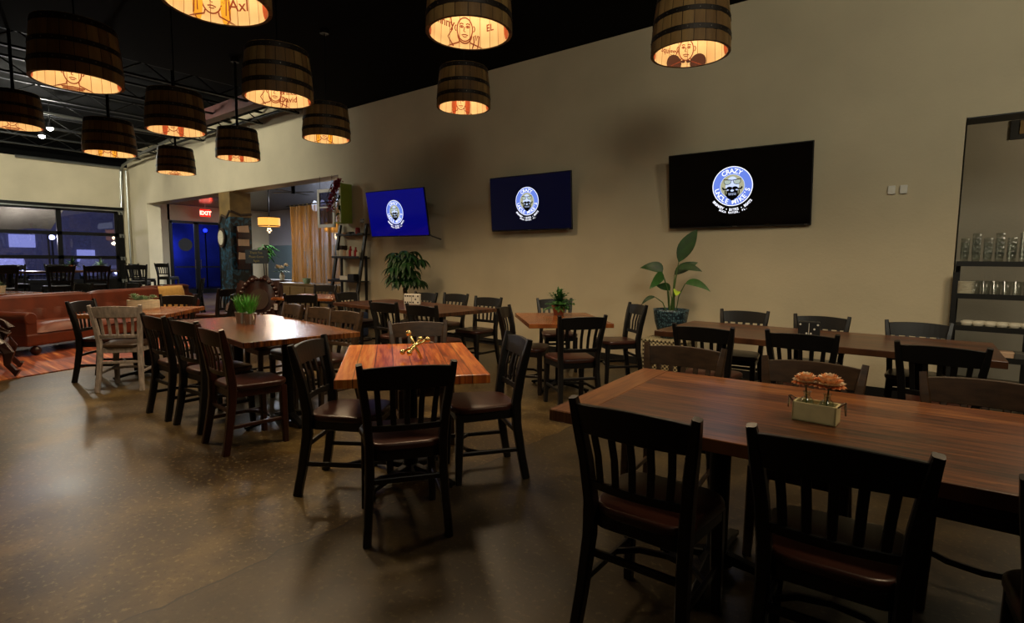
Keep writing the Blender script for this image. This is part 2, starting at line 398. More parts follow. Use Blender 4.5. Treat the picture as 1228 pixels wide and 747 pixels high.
def curtain_mat():
    m, nt, b, out = newmat('gold_gauze'); co = coords(nt, (9, 9, .7))
    n = N(nt, 'ShaderNodeTexNoise'); n.inputs['Scale'].default_value = 2.5; n.inputs['Detail'].default_value = 5; nt.links.new(co, n.inputs[0])
    nt.links.new(ramp(nt, n.outputs[0], [(.3, hx('#6e4a1e')), (.55, hx('#a8793a')), (.75, hx('#d0a25a'))]), b.inputs['Base Color']); b.inputs['Roughness'].default_value = .4
    b.inputs['Sheen Weight'].default_value = .3
    t = N(nt, 'ShaderNodeBsdfTranslucent'); t.inputs[0].default_value = hx('#c08b40'); tr = N(nt, 'ShaderNodeBsdfTransparent')
    mx = N(nt, 'ShaderNodeMixShader'); mx.inputs[0].default_value = .45; nt.links.new(b.outputs[0], mx.inputs[1]); nt.links.new(t.outputs[0], mx.inputs[2])
    m2 = N(nt, 'ShaderNodeMixShader'); nt.links.new(ramp(nt, n.outputs[0], [(.35, (.10, .10, .10, 1)), (.7, (.6, .6, .6, 1))]), m2.inputs[0])
    nt.links.new(mx.outputs[0], m2.inputs[1]); nt.links.new(tr.outputs[0], m2.inputs[2]); nt.links.new(m2.outputs[0], out.inputs[0])
curtain_mat()
def mural_mat():
    m, nt, b, out = newmat('mural_blue'); co = coords(nt)
    n = N(nt, 'ShaderNodeTexNoise'); n.inputs['Scale'].default_value = 5; n.inputs['Detail'].default_value = 4; n.inputs['Distortion'].default_value = 1.5; nt.links.new(co, n.inputs[0])
    nt.links.new(ramp(nt, n.outputs[0], [(.44, hx('#080c0b')), (.50, hx('#141f1a')), (.53, hx('#183a4c')), (.7, hx('#2b5c70'))]), b.inputs['Base Color']); b.inputs['Roughness'].default_value = .6
mural_mat()
pane_glass('clear_glass', '#fcfdfc', .05, .3, .16); pane_glass('window_glass', '#b4b4c4', 0.06); pane_glass('door_glass', '#a8acc4', 0.0)
pane_glass('bottle_glass', '#f6faf6', .14, .6, .12)
emit('bulb_warm', '#ffb060', 9.0); emit('spot_white', '#fff3dc', 220.0)
emit('screen_black', '#000002', 0.0, '#020203'); emit('screen_navy', '#050a2c', 0.32, '#010103'); emit('screen_blue', '#03089a', 0.42, '#010103')
emit('logo_blue', '#6f8cf0', 0.95); emit('logo_pale', '#c9d8ff', 1.15); emit('logo_white', '#f2f4ff', 1.35); emit('logo_cream', '#c9c8a4', 0.75); emit('logo_glass', '#bfcfc6', 0.85); emit('logo_black', '#04070a', 0.3)
emit('exit_red', '#ff1208', 2.2); emit('exit_letter', '#ffb8a0', 3.0)
emit('neon_blue', '#2436ff', 14); emit('street_white', '#cfdcff', 22); emit('facade_window', '#bfc8ff', 2.2); emit('lamp_shade_glow', '#ffab4c', 1.5); emit('crystal_glow', '#ffd9a0', 3.0); emit('pendant_white', '#dfe8ff', 1.1)
plain('facade', '#6a6a80', 0.8, var=.2); plain('night_blue', '#4050b0', 0.8, var=.4, nscale=1.2); plain('pane_reflection', '#b5ad8e', .8, var=.1)
# ================================================================ THE SETTING
WY = 6.83          # face of the long plaster wall
HC = 4.40          # black ceiling over the dining area
HL = 4.92          # higher deck over the far lounge end
XL = -22.3         # far wall with the roll-up glass door
s = MB(); s.box((-9, 4, -0.05), (52, 24, 0.1)); struct('floor', s, 'polished_concrete')
# long wall: solid run, header over the wide opening, header over the right doorway
s = MB(); s.box((-4.95, WY+.15, HL/2), (10.1, .3, HL)); s.box((-15.35, WY+.2, (3.13+HL)/2), (10.7, .4, HL-3.13))
s.box((-21.6, WY+.2, HL/2), (1.8, .4, HL)); s.box((1.2, WY+.15, (2.78+HL)/2), (2.2, .3, HL-2.78)); s.box((3.6, WY+.15, HL/2), (2.6, .3, HL))
struct('wall_back', s, 'plaster')
# far wall above and right of the roll-up door
s = MB(); s.box((XL-.15, 1.7, (2.98+4.42)/2), (.3, 10.3, 4.42-2.98)); s.box((XL-.15, 6.72, 1.49), (.3, .23, 2.98)); s.box((XL-.15, -1.8, 1.49), (.3, 3, 2.98))
struct('wall_left', s, 'plaster')
s = MB(); s.box((XL-.16, 1.7, 4.67), (.3, 10.3, .5)); struct('trim_1', s, 'ceiling_black')
s = MB(); s.box((-8.6, -3.6, HL/2), (28, .2, HL)); struct('wall_front', s, 'plaster')
s = MB(); s.box((4.9, 1.6, HL/2), (.2, 10.6, HL)); struct('wall_right', s, 'plaster')
s = MB(); s.box((-2.5, 1.6, HC+.3), (15, 10.6, .6)); s.box((-16.2, 1.6, HL+.05), (12.6, 10.6, .1)); struct('ceiling', s, 'ceiling_black')
s = MB(); s.box((-4.95, WY-.008, .05), (10.1, .016, .1)); struct('baseboard_back', s, 'black_paint')
# vestibule and back room beyond the opening
s = MB(); s.box((-20.9, 10.9, 1.6), (.12, .12, 3.2)); s.bm.clear()
s.box((XL-.1, 7.65, 1.65), (.2, .86, 3.3)); s.box((XL-.1, 9.0, 3.02), (.2, 2.0, .56)); s.box((XL-.1, 11.0, 1.65), (.2, 2.2, 3.3))
struct('wall_vestibule', s, 'plaster')
s = MB(); s.box((-15.5, 11.9, 1.7), (14, .2, 3.4)); s.box((-9.4, 9.4, 1.7), (.2, 5.0, 3.4)); struct('wall_back_room', s, 'plaster_grey')
s = MB(); s.box((-18.0, 10.9, .93), (5.2, .12, 1.86)); struct('wall_partition', s, 'teal_wall')
m_, nt_, b_, o_ = newmat('gloss_ceiling'); b_.inputs['Base Color'].default_value = hx('#15161c'); b_.inputs['Roughness'].default_value = .22
s = MB(); s.box((-15.9, 9.5, 3.36), (13.4, 4.8, .1)); struct('ceiling_back_room', s, 'gloss_ceiling')
s = MB(); s.box((-15.25, WY+.2, 3.126), (10.5, .4, .008)); struct('trim_2', s, 'mural_gold')
# room behind the right doorway
s = MB(); s.box((1.6, 8.95, 1.6), (4.4, .2, 3.2)); s.box((-.5, 8.0, 1.6), (.2, 1.8, 3.2)); s.box((3.7, 8.0, 1.6), (.2, 1.8, 3.2)); struct('wall_service_room', s, 'plaster_room')
s = MB(); s.box((1.6, 8.0, 3.15), (4.4, 2.0, .1)); struct('ceiling_service_room', s, 'black_paint')
s = MB(); s.box((.095, WY+.15, 1.39), (.012, .3, 2.78)); s.box((1.2, WY+.15, 2.775), (2.2, .3, .012)); struct('trim_3', s, 'black_paint')

# painted column that holds the header
t = thing('mural_column', 'square column painted with a blue and gold mural beside the wide opening', 'column', (-15.2, 7.12, 0))
MB().box((0, 0, 2.80), (.62, .56, .66)).build('upper_mural', 'mural_gold', t)
MB().box((0, 0, 1.235), (.62, .56, 2.47)).build('lower_mural', 'mural_blue', t)
s = MB(); s.tube([(-.31, -.285, 2.3), (-.15, -.285, 2.52), (.1, -.285, 2.45), (.31, -.285, 2.62)], .035); s.tube([(.315, -.28, 2.62), (.315, 0, 2.52), (.315, .28, 2.56)], .035); s.build('painted_branch', 'bark', t)
s = MB(); s.lathe([(0, 0), (.2, 0), (.2, .03), (0, .03)], seg=28); s.xform(Matrix.Translation((-.13, -.315, 1.92)) @ Matrix.Scale(1.3, 4, (0, 0, 1)) @ Matrix.Rotation(R(-90), 4, 'X') @ Matrix.Translation((0, 0, -.03)))
o = s.build('oval_sign', 'bark'); tag(o, 'oval sign with pale face hanging on the blue mural column', 'sign'); o.location = (-15.2, 7.12, 0)
s = MB(); s.lathe([(0, 0), (.15, 0), (.15, .01), (0, .01)], seg=28); s.xform(Matrix.Translation((-.13, -.3465, 1.92)) @ Matrix.Scale(1.3, 4, (0, 0, 1)) @ Matrix.Rotation(R(-90), 4, 'X') @ Matrix.Translation((0, 0, -.01)))
s.build('sign_face', 'birch', o)
t = thing('wall_rack', 'brown hanging rack with three cream cards on the mural column', 'rack', (-14.88, 7.14, 1.15))
MB().box((.03, 0, .5), (.03, .34, 1.15)).build('backboard', 'carved_wood', t)
for k in range(3):
    MB().box((.075, 0, .12+k*.36), (.06, .32, .15)).build('pocket', 'carved_wood', t)
    MB().box((.06, .0, .27+k*.36), (.02, .29, .2), Matrix.Rotation(R(6*(k-1)), 3, 'X')).build('card', 'card', t)

# roll-up glass door in the far wall
t = tag(thing('door_1', 'black roll-up glass garage door in the far wall', 'door', (XL, 0, 0)), kind='structure')
y0, y1, zs = -.3, 6.6, (0.0, .58, 1.35, 2.12, 2.9)
s = MB()
for z in zs: s.box((0, (y0+y1)/2, z+.0), (.07, y1-y0, .11))
ys = [6.42, 4.86, 3.1, 1.34, -.3]
for y in ys: s.box((0, y, 1.45), (.07, .13, 2.95))
s.box((.01, 6.53, 1.47), (.09, .16, 2.98)); s.box((.03, 3.15, 3.0), (.12, 6.95, .09))
s.build('door_frame', 'black_metal', t)
for i in range(4):
    for j in range(4):
        MB().box((0, (ys[i]+ys[i+1])/2, (zs[j]+zs[j+1])/2), (.008, ys[i]-ys[i+1]-.12, zs[j+1]-zs[j]-.1)).build('window_pane' if j else 'blackout_panel', 'window_glass' if j else 'black_metal', t)  # bottom row made solid black in place of the darkness low on the door
for z in zs[1:]:
    s = MB(); s.box((.06, 6.50, z-.03), (.03, .05, .12)); s.box((.06, 6.59, z-.03), (.03, .05, .12)); s.box((.05, 6.54, z+.0), (.02, .15, .03)); s.build('hinge', 'pipe_metal', t)
MB().box((.06, 3.15, 2.93), (.03, 6.9, .035)).build('top_seal', 'pipe_metal', t)
# entry doors
t = tag(thing('door_2', 'pair of black framed glass entry doors lit blue from outside', 'door', (XL+.02, 8.95, 0)), kind='structure')
s = MB()
for y in (-.87, -.04, .04, .87): s.box((0, y, 1.35), (.06, .09, 2.7))
for z in (.1, 2.68): s.box((0, 0, z), (.06, 1.8, .18 if z < 1 else .1))
s.build('door_frame', 'black_metal', t)
for y in (-.455, .455): MB().box((0, y, 1.4), (.008, .75, 2.45)).build('door_glass', 'door_glass', t)
for y in (-.1, .1): MB().tube([(.07, y, .95), (.07, y, 1.3)], .014).build('door_handle', 'chrome', t)
MB().box((.045, 0, 1.02), (.03, 1.55, .05)).build('push_bar', 'black_metal', t)
s = MB(); s.lathe([(0, 0), (.24, 0), (.24, .006), (0, .006)], seg=30); s.xform(Matrix.Translation((.012, -.40, 1.85)) @ Matrix.Rotation(R(90), 4, 'Y')); s.build('round_decal', 'black_paint', t)

# outside: car park seen through the panes, and the blue lit porch
s = MB(); s.box((-45, 6, -.12), (45, 60, .1)); struct('ground_outside', s, 'asphalt')
s = MB(); s.box((-52, 8, 3.2), (2, 50, 6.4)); struct('facade_outside', s, 'facade')
for i in range(9):
    z = 1.4 + (i % 3)*.5
    tag(MB().box((-50.9, -9+i*3.6, z), (.1, 1.1+.3*(i % 2), .9)).build('lit_window', 'facade_window'), 'bluish lit window across the car park behind the roll-up door', 'window', 'lit windows across the car park')
for (x, y, z, r) in ((-44, 9.2, 2.6, .16), (-46, 5.2, 4.4, .22), (-38, 12.2, 1.5, .14), (-42, 2.0, 3.1, .15), (-36, 10.8, 1.8, .09)):
    t = thing('street_light', 'small white street lamp shining beyond the roll-up glass door', 'street light', (x, y, -.07), group='street lamps in the car park')
    MB().cyl((0, 0, 0), (0, 0, z-r*.6), .05).build('pole', 'black_metal', t); MB().ball((0, 0, z), r).build('lamp_head', 'street_white', t)
def car(x, y, rot, lab):
    t = thing('parked_car', lab, 'car', (x, y, -.07), rot, 'cars in the car park')
    P = [(-2.2, .35), (-2.15, .8), (-1.5, .95), (-.9, 1.4), (.6, 1.42), (1.3, .98), (2.1, .82), (2.2, .4)]
    s = MB(); s.prism(P, -.85, .85); s.xform(Matrix.Rotation(R(90), 4, 'X')); s.build('body', 'facade', t, bevel=.06)
    for a in (-1.35, 1.35):
        for b in (-.82, .82): MB().cyl((a, b-.1, .33), (a, b+.1, .33), .33).build('wheel', 'black_paint', t)
    s = MB()
    for b in (-.6, .6): s.ball((2.2, b, .65), .09)
    s.build('headlight', 'street_white', t)
car(-35, 9.6, R(8), 'parked car with lit headlights beyond the right half of the roll-up door'); car(-39, 6.0, R(-5), 'parked car with lit headlights beyond the left panes of the roll-up door')
# added cream sheet standing in for the reflection in the upper-left panes
t = thing('pane_reflection_sheet', 'cream sheet standing in for a reflection in the upper left pane of the roll-up door', 'pane_reflection', (-25.2, 4.9, 0))
s = MB(); s.grid(lambda u, v: (-1.2+2.2*u, -2.4+3.0*v, 2.35+.75*u+.06*math.sin(v*9)), 8, 16); s.build('reflection_sheet', 'pane_reflection', t, solid=.02)
for y in (-2.3, .5): MB().cyl((-1.15, y, -.07), (-1.15, y, 2.33), .03).build('post', 'black_metal', t)
# porch wall with blue tube
s = MB(); s.box((-27.5, 11.0, 1.9), (.3, 5.6, 3.9)); struct('wall_porch', s, 'night_blue')
for (y, z, l, lab) in ((9.15, 2.62, .16, 'small blue lamp glowing behind the left glass of the entry doors'), (11.2, 2.62, .16, 'small blue lamp glowing behind the right glass of the entry doors')):
    t = thing('blue_lamp', lab, 'lamp', (-26.9, y, -.07)); MB().ball((0, 0, z+.07), .09).build('lamp_head', 'neon_blue', t); MB().cyl((0, 0, 0), (0, 0, z), .03).build('pole', 'black_metal', t)
s = MB(); s.box((-26.0, 11.6, 2.1), (.06, .4, .16)); tag(s.build('porch_sign', 'street_white'), 'small white lit sign on the blue porch wall', 'sign')

# exit sign
t = thing('exit_sign', 'red glowing EXIT sign hanging above the entry doors', 'exit sign', (-21.6, 9.02, 3.02), R(90))
MB().box((0, 0, 0), (.36, .05, .26)).build('housing', 'exit_red', t, bevel=.006)
s = MB(); add_text(s, 'EXIT', .2, lambda x, y: (x, -.028, y-.07), offset=.006); s.build('lettering', 'exit_letter', t)
MB().cyl((0, 0, .13), (0, 0, .31), .012).build('hanging_rod', 'white_paint', t)

# ceiling steel over the lounge end
def joist(x, y0, y1, lab, z=4.72):
    t = thing('roof_joist', lab, 'joist', (x, (y0+y1)/2, z), 0, 'open web joists under the far ceiling'); L = (y1-y0)
    s = MB(); s.box((0, 0, .12), (.08, L, .035)); s.box((0, 0, -.14), (.08, L, .035)); s.build('chord', 'joist_metal', t)
    s = MB(); n = int(L/.42)
    for k in range(n):
        a = -L/2+L*k/n; b = -L/2+L*(k+1)/n; s.tube([(0, a, .12 if k % 2 else -.14), (0, b, -.14 if k % 2 else .12)], .013)
    s.build('web', 'joist_metal', t)
for i, x in enumerate((-11.4, -13.0, -14.6, -16.2, -17.8, -19.4, -21.0)): joist(x, -3.4, 6.8, 'dark open web steel joist running under the far ceiling')
tag(MB().box((-12.9, 5.78, 4.62), (5.6, .22, .26)).build('red_beam', 'red_steel'), 'rust red steel beam along the top of the long wall', 'beam')
tag(MB().tube([(XL+.12, 6.62, 4.38), (XL+.12, 3.9, 4.38)], .045).build('sprinkler_pipe', 'pipe_metal'), 'pale pipe running along the top of the far wall', 'pipe')
tag(MB().tube([(XL+.12, 6.55, 3.05), (XL+.12, 6.6, 4.3), (XL+.5, 6.55, 4.42), (-19.5, 6.3, 4.5), (-17.0, 6.25, 4.62)], .04).build('door_track', 'pipe_metal'), 'galvanised door track rising in the far corner beside the roll-up door', 'track')
tag(MB().tube([(-22.1, 6.72, 0), (-22.1, 6.72, 4.3)], .03).build('corner_conduit', 'pipe_metal'), 'vertical conduit in the corner right of the roll-up door', 'pipe')
tag(MB().tube([(-20.6, 6.5, 4.6), (-10.2, 6.5, 4.6)], .035).build('wall_pipe', 'joist_metal'), 'thin dark pipe high along the plaster wall over the opening', 'pipe')
tag(MB().tube([(-15.6, 3.2, 4.5), (-15.8, 5.6, 4.5)], .03).build('support_bar', 'pipe_metal'), 'pale bar hanging under the joists near the far lamps', 'pipe')
for i, (x, y, z, lab) in enumerate(((-16.0, 3.45, 4.26, 'bright white spot lamp, upper of the pair under the joists'), (-16.6, 3.42, 4.16, 'bright white spot lamp, lower of the pair under the joists'))):
    t = thing('spot_lamp', lab, 'spotlight', (x, y, z)); MB().cyl((0, 0, 0), (0, 0, .12), .075, .05).build('lamp_can', 'black_metal', t); MB().ball((0, 0, 0), .06).build('bulb', 'spot_white', t)
    MB().cyl((0, 0, .1), (0, 0, HL-z), .01).build('hanging_rod', 'black_metal', t)

# ================================================================ CHAIRS
def make_chair(name, wood, seat_m, label, tall=0.0):
    t = thing(name, label, 'chair'); H = tall
    s = MB(); s.prism(rrect(.39, .43, .11, n=8, cy=-.0, wf=.44), .446+H, .488+H); s.build('seat', seat_m, t, bevel=.016, seg=4, smooth=True)
    s = MB(); P = rrect(.36, .385, .05, cy=-.005, wf=.41); Q = rrect(.31, .335, .04, cy=-.005, wf=.36)
    n = len(P); A = s._v([(x, y, .395+H) for x, y in P]); B = s._v([(x, y, .452+H) for x, y in P]); A2 = s._v([(x, y, .395+H) for x, y in Q]); B2 = s._v([(x, y, .452+H) for x, y in Q])
    for k in range(n):
        j = (k+1) % n; s._f([A[k], A[j], B[j], B[k]]); s._f([A2[j], A2[k], B2[k], B2[j]]); s._f([A[j], A[k], A2[k], A2[j]]); s._f([B[k], B[j], B2[j], B2[k]])
    s.build('seat_frame', wood, t, bevel=.004)
    for sx in (-1, 1):
        s = MB(); s.sweep([(sx*.190, .175, 0), (sx*.186, .170, .2), (sx*.182, .165, .44+H)], [(.019, .019), (.022, .022), (.025, .025)], (0, 1, 0)); s.build('leg', wood, t)
    for sx in (-1, 1):
        path = [(sx*.203, -.265, 0), (sx*.192, -.235, .16), (sx*.182, -.205, .36+H*.9), (sx*.184, -.20, .5+H), (sx*.196, -.222, .66+H), (sx*.214, -.25, .8+H), (sx*.228, -.272, .902+H)]
        s = MB(); s.sweep(path, [(.020, .024), (.021, .025), (.022, .028), (.022, .029), (.021, .027), (.020, .024), (.015, .016)], (0, -1, 0)); s.build('leg', wood, t)
    # backrest: curved crest rail, lower rail and five slats
    def bx(u, z):       # point on the gently curved back surface, u in -1..1
        k = (z-H-.5)/.4; w = .184+.044*max(0, k)
        return Vector((u*w, -.200-.07*max(0, k)-.026*(1-u*u), z))
    s = MB(); n = 12
    def rail(zb, zt, th, arch=0.0):
        rows = []
        for i in range(n+1):
            u = -1+2*i/n; a = arch*(1-u*u)
            p0, p1 = bx(u, zb+H), bx(u, zt+H+a); rows.append([s.bm.verts.new(p0+Vector((0, th/2, 0))), s.bm.verts.new(p1+Vector((0, th/2, 0))), s.bm.verts.new(p1+Vector((0, -th/2, 0))), s.bm.verts.new(p0+Vector((0, -th/2, 0)))])
        for A, B in zip(rows, rows[1:]):
            for k in range(4): s._f([A[k], A[(k+1) % 4], B[(k+1) % 4], B[k]])
        s._f(rows[0]); s._f(rows[-1][::-1])
    rail(.772, .878, .022, .014); rail(.555, .59, .02)
    for k in range(5):
        u = -.68+.34*k
        s.sweep([bx(u, .57+H), bx(u, .69+H)+Vector((0, .012, 0)), bx(u, .81+H)], [(.0145, .006)]*3, (0, -1, 0))
    s.build('backrest', wood, t, bevel=.003)
    for sx in (-1, 1):
        s = MB(); s.sweep([(sx*.187, .17, .19), (sx*.187, -.22, .19)], (.009, .013), (0, 0, 1)); s.build('stretcher', wood, t)
    s = MB(); s.sweep([(-.187, .03, .19), (-.11, .10, .19), (0, .125, .19), (.11, .10, .19), (.187, .03, .19)], (.009, .012), (0, 0, 1)); s.build('stretcher', wood, t)
    s = MB(); s.sweep([(-.187, -.21, .3+H*.8), (.187, -.21, .3+H*.8)], (.009, .014), (0, 0, 1)); s.build('stretcher', wood, t)
    return t
DC = {'black': make_chair('dining_chair', 'black_wood', 'seat_vinyl', ''), 'espresso': make_chair('dining_chair', 'espresso', 'seat_vinyl', ''),
      'worn': make_chair('dining_chair', 'worn_wood', 'seat_vinyl', ''), 'brown': make_chair('dining_chair', 'brown_wood', 'brown_wood', ''), 'grey': make_chair('dining_chair', 'grey_wood', 'worn_wood', '')}
BAR = make_chair('bar_chair', 'black_wood', 'black_wood', '', tall=.3)
chairs = [
 # kind, x, y, facing, label, group
 ('espresso', -2.22, 1.88, 56, 'dark slat back chair with its back to us at the gold jack table', 'g1'),
 ('black', -2.80, 1.98, 304, 'black slat back chair with brown seat left of the gold jack table', 'g1'),
 ('black', -2.34, 2.63, 146, 'black slat back chair with brown padded seat right of the gold jack table', 'g1'),
 ('worn', -3.09, 2.83, 236, 'worn greyish chair facing us on the far side of the gold jack table', 'g1'),
 ('brown', -4.07, 1.97, 356, 'reddish brown wooden seat chair nearest us along the table with grass pots', 'g6'),
 ('black', -4.75, 2.04, 3, 'middle black chair of three along the near side of the grass pot table', 'g6'),
 ('black', -5.31, 2.02, 1, 'black chair beside the weathered grey one, along the near side of the grass pot table', 'g6'),
 ('grey', -6.83, 2.01, 53, 'weathered grey slat back chair at the table with the succulent planter', 'g7'),
 ('black', -7.42, 2.0, 315, 'black chair half behind the weathered grey chair', 'g7'),
 ('espresso', -7.72, 2.72, 222, 'dark chair in front of the tan cushion beyond the succulent planter', 'g7'),
 ('black', -6.90, 2.88, 150, 'black chair between the succulent table and the grass pot table', 'g7'),
 ('worn', -5.61, 2.94, 173, 'worn chair facing us behind the grass pots, beside the carved armchair', 'g6'),
 ('worn', -5.02, 2.92, 181, 'worn chair facing us at the middle of the grass pot table', 'g6'),
 ('worn', -4.48, 2.86, 184, 'worn chair facing us behind the near corner of the grass pot table', 'g6'),
 ('black', -7.15, 4.35, 34, 'black chair with its back to us at the table before the gold curtain', 'g8'),
 ('espresso', -8.95, 5.62, 205, 'dark chair facing us beyond the table before the gold curtain', 'g8'),
 ('black', -7.45, 3.72, 330, 'black chair angled in front of the carved armchair', 'g8'),
 ('black', -5.12, 4.33, 2, 'left of two black chairs backing us at the table with the white domino', 'g5'),
 ('black', -4.50, 4.36, 2, 'right of two black chairs backing us at the table with the white domino', 'g5'),
 ('black', -6.13, 5.42, 181, 'dark chair facing us directly behind the white domino', 'g5'),
 ('black', -5.62, 5.55, 182, 'dark chair facing us just right of the white domino', 'g5'),
 ('black', -4.80, 5.32, 180, 'dark chair at the right end of the white domino table by the wall', 'g5'),
 ('black', -6.75, 4.95, 282, 'black chair at the left end of the white domino table by the ladder shelf', 'g5'),
 ('espresso', -3.44, 4.66, 294, 'dark wooden seat chair left of the square table with the fern', 'g4'),
 ('black', -2.76, 4.44, 54, 'black slat back chair with its back to us at the fern table', 'g4'),
 ('black', -2.96, 5.74, 140, 'black chair right of the fern table against the plaster wall', 'g4'),
 ('black', -3.80, 5.80, 226, 'black chair facing us behind the potted fern', 'g4'),
 ('black', -1.57, 5.68, 184, 'black chair against the wall nearest the tall leafy plant', 'g3'),
 ('black', -.87, 5.62, 180, 'black chair against the wall behind the black domino', 'g3'),
 ('black', -.11, 5.60, 184, 'black chair against the wall nearest the glassware shelf', 'g3'),
 ('black', -1.45, 4.53, 1, 'black chair backing us at the wall side table nearest the tall leafy plant', 'g3'),
 ('black', -.77, 4.62, 1, 'black chair backing us in front of the black domino', 'g3'),
 ('black', .04, 4.55, 358, 'black chair backing us at the wall side table nearest the glassware shelf', 'g3'),
 ('worn', -1.15, 2.90, 186, 'worn brown chair facing us at the left of the long foreground table', 'g2'),
 ('worn', -.47, 2.86, 184, 'worn dark chair facing us behind the orange flowers', 'g2'),
 ('worn', .20, 2.88, 182, 'worn dark chair facing us at the right edge behind the foreground table', 'g2'),
 ('espresso', -.81, 1.96, 1, 'left black chair in the foreground with its back to us at the long table', 'g2'),
 ('black', -.22, 2.03, 4, 'middle black chair in the foreground, its back nearest the orange flowers', 'g2'),
 ('black', .42, 2.0, 0, 'black chair cut by the right edge under the foreground table', 'g2'),
 ('black', -12.3, 2.75, 200, 'low black chair seen over the left half of the leather sofa', 'gb'),
 ('black', -12.1, 3.45, 190, 'low black chair seen over the middle of the leather sofa', 'gb'),
 ('black', -13.9, 5.4, 150, 'low black chair seen over the sofa before the entry doors', 'gb'),
 ('black', -13.0, 1.25, 310, 'low black chair at the table behind the sofa, at the left edge', 'gb'),
 ('black', -9.3, 3.95, 120, 'black chair behind the right arm of the leather sofa', 'gb'),
]
GN = dict(g1='chairs around the gold jack table', g2='chairs at the long foreground table', g3='chairs at the wall side table', g4='chairs around the fern table', g5='chairs around the white domino table',
          g6='chairs at the grass pot table', g7='chairs around the succulent table', g8='chairs at the table before the curtain', gb='low chairs behind the leather sofa')
for kind, x, y, a, lab, g in chairs:
    place(DC[kind], USED, (x, y, 0), R(a), lab, GN[g])
for x, y, a, lab in ((-13.6, 2.05, 90, 'black bar chair in the dark row before the roll-up door, at the left edge'), (-14.2, 3.0, 95, 'black bar chair in the dark row below the middle stile of the roll-up door'),
                     (-14.4, 3.7, 85, 'black bar chair behind the small potted plant before the roll-up door'), (-15.9, 5.0, 60, 'black bar chair in the dark row just left of the wall corner'),
                     (-17.4, 5.6, 10, 'tall black bar chair standing by the corner of the far wall'), (-18.8, 6.7, 30, 'tall black bar chair before the entry doors'),
                     (-15.6, 2.6, 270, 'black bar chair close to the roll-up door glass, left'), (-14.9, 1.35, 80, 'black bar chair in the dark row nearest the left edge, below the roll-up door'), (-16.2, 3.5, 270, 'black bar chair close to the roll-up door glass, beside the orange flower pot')):
    place(BAR, USED, (x, y, 0), R(a), lab, 'bar chairs before the roll-up door')

# ================================================================ TABLES
TH = .775
def table(loc, rot, lx, ly, mat, end_mat, label, group, feet, thick=.045, ends=False, live=False):
    t = thing('dining_table', label, 'table', (loc[0], loc[1], 0), rot, group)
    s = MB()
    ex = .15 if ends else 0
    s.box((0, 0, TH-thick/2), (lx-2*ex, ly, thick)); s.build('tabletop', mat, t, bevel=.004, seg=2)
    if ends:
        for sx in (-1, 1): MB().box((sx*(lx/2-ex/2), 0, TH-thick/2), (ex-.003, ly, thick)).build('breadboard_end', end_mat, t, bevel=.004)
    for fx in feet:
        s = MB(); s.cyl((fx, 0, .05), (fx, 0, TH-thick-.02), .045, seg=20); s.cyl((fx, 0, .04), (fx, 0, .09), .08, .05, seg=20); s.build('pedestal', 'black_metal', t)
        s = MB(); w = min(.36, ly*.42)
        for a in (45, 135, 225, 315) if len(feet) == 1 else (90, 270, 0, 180):
            c, d = math.cos(R(a)), math.sin(R(a)); r = w if (len(feet) == 1 or a in (90, 270)) else w*.7
            s.sweep([(fx+c*.05, d*.05, .065), (fx+c*r*.6, d*r*.6, .05), (fx+c*r, d*r, .022)], [(.03, .022), (.028, .016), (.026, .012)]); s.cyl((fx+c*(r-.02), d*(r-.02), 0), (fx+c*(r-.02), d*(r-.02), .03), .014)
        s.build('cross_base', 'black_metal', t)
        MB().box((fx, 0, TH-thick-.012), (.36, .36, .02)).build('mounting_plate', 'black_metal', t)
    return t
table((.12, 2.52), R(4), 2.86, 1.10, 'table_walnut', 'table_walnut_cross', 'long reddish brown plank table in the foreground holding the orange flowers', 'dining tables', (-.85, .85), .05, ends=True)
table((-.83, 5.22), R(1), 2.40, 1.06, 'table_dark', 'table_dark', 'long dark plank table beside the wall holding the black domino', 'dining tables', (-.75, .75), .05)
table((-2.62, 2.29), R(141), 1.17, .82, 'table_honey', 'table_honey_cross', 'small orange brown plank table holding the gold jack', 'dining tables', (0,), .05)
table((-3.24, 4.98), R(45), .86, 1.12, 'table_brown', 'table_brown', 'square brown table with the potted fern near the wall', 'dining tables', (0,), .045)
table((-5.62, 4.93), R(-3), 2.25, 1.0, 'table_dark', 'table_dark', 'dark plank table holding the white domino by the wall', 'dining tables', (-.6, .6), .045)
table((-4.90, 2.48), R(-7), 1.95, .95, 'table_umber', 'table_umber', 'long brown plank table holding the grass pots', 'dining tables', (-.6, .6), .045)
table((-7.28, 2.34), R(47), .90, 1.0, 'table_brown', 'table_brown', 'small brown table holding the succulent planter', 'dining tables', (0,), .045)
table((-8.05, 5.05), R(32), 1.0, 1.05, 'table_brown', 'table_brown', 'small brown table in front of the ladder shelf and gold curtain', 'dining tables', (0,), .04)
table((-12.35, 1.75), R(20), 1.0, .9, 'table_brown', 'table_brown', 'brown table at the far left behind the leather sofa', 'dining tables', (0,), .04)
def bar_table(x, y, rot, lab):
    t = thing('bar_table', lab, 'table', (x, y, 0), rot, 'high tables before the roll-up door')
    MB().box((0, 0, 1.05), (1.2, .7, .04)).build('tabletop', 'table_dark', t, bevel=.004)
    MB().cyl((0, 0, .03), (0, 0, 1.03), .04).build('pedestal', 'black_metal', t); MB().cyl((0, 0, 0), (0, 0, .03), .27).build('base', 'black_metal', t)
bar_table(-14.9, 2.4, R(90), 'high dark table before the left half of the roll-up door'); bar_table(-15.3, 3.75, R(80), 'high dark table holding the orange flower pot')
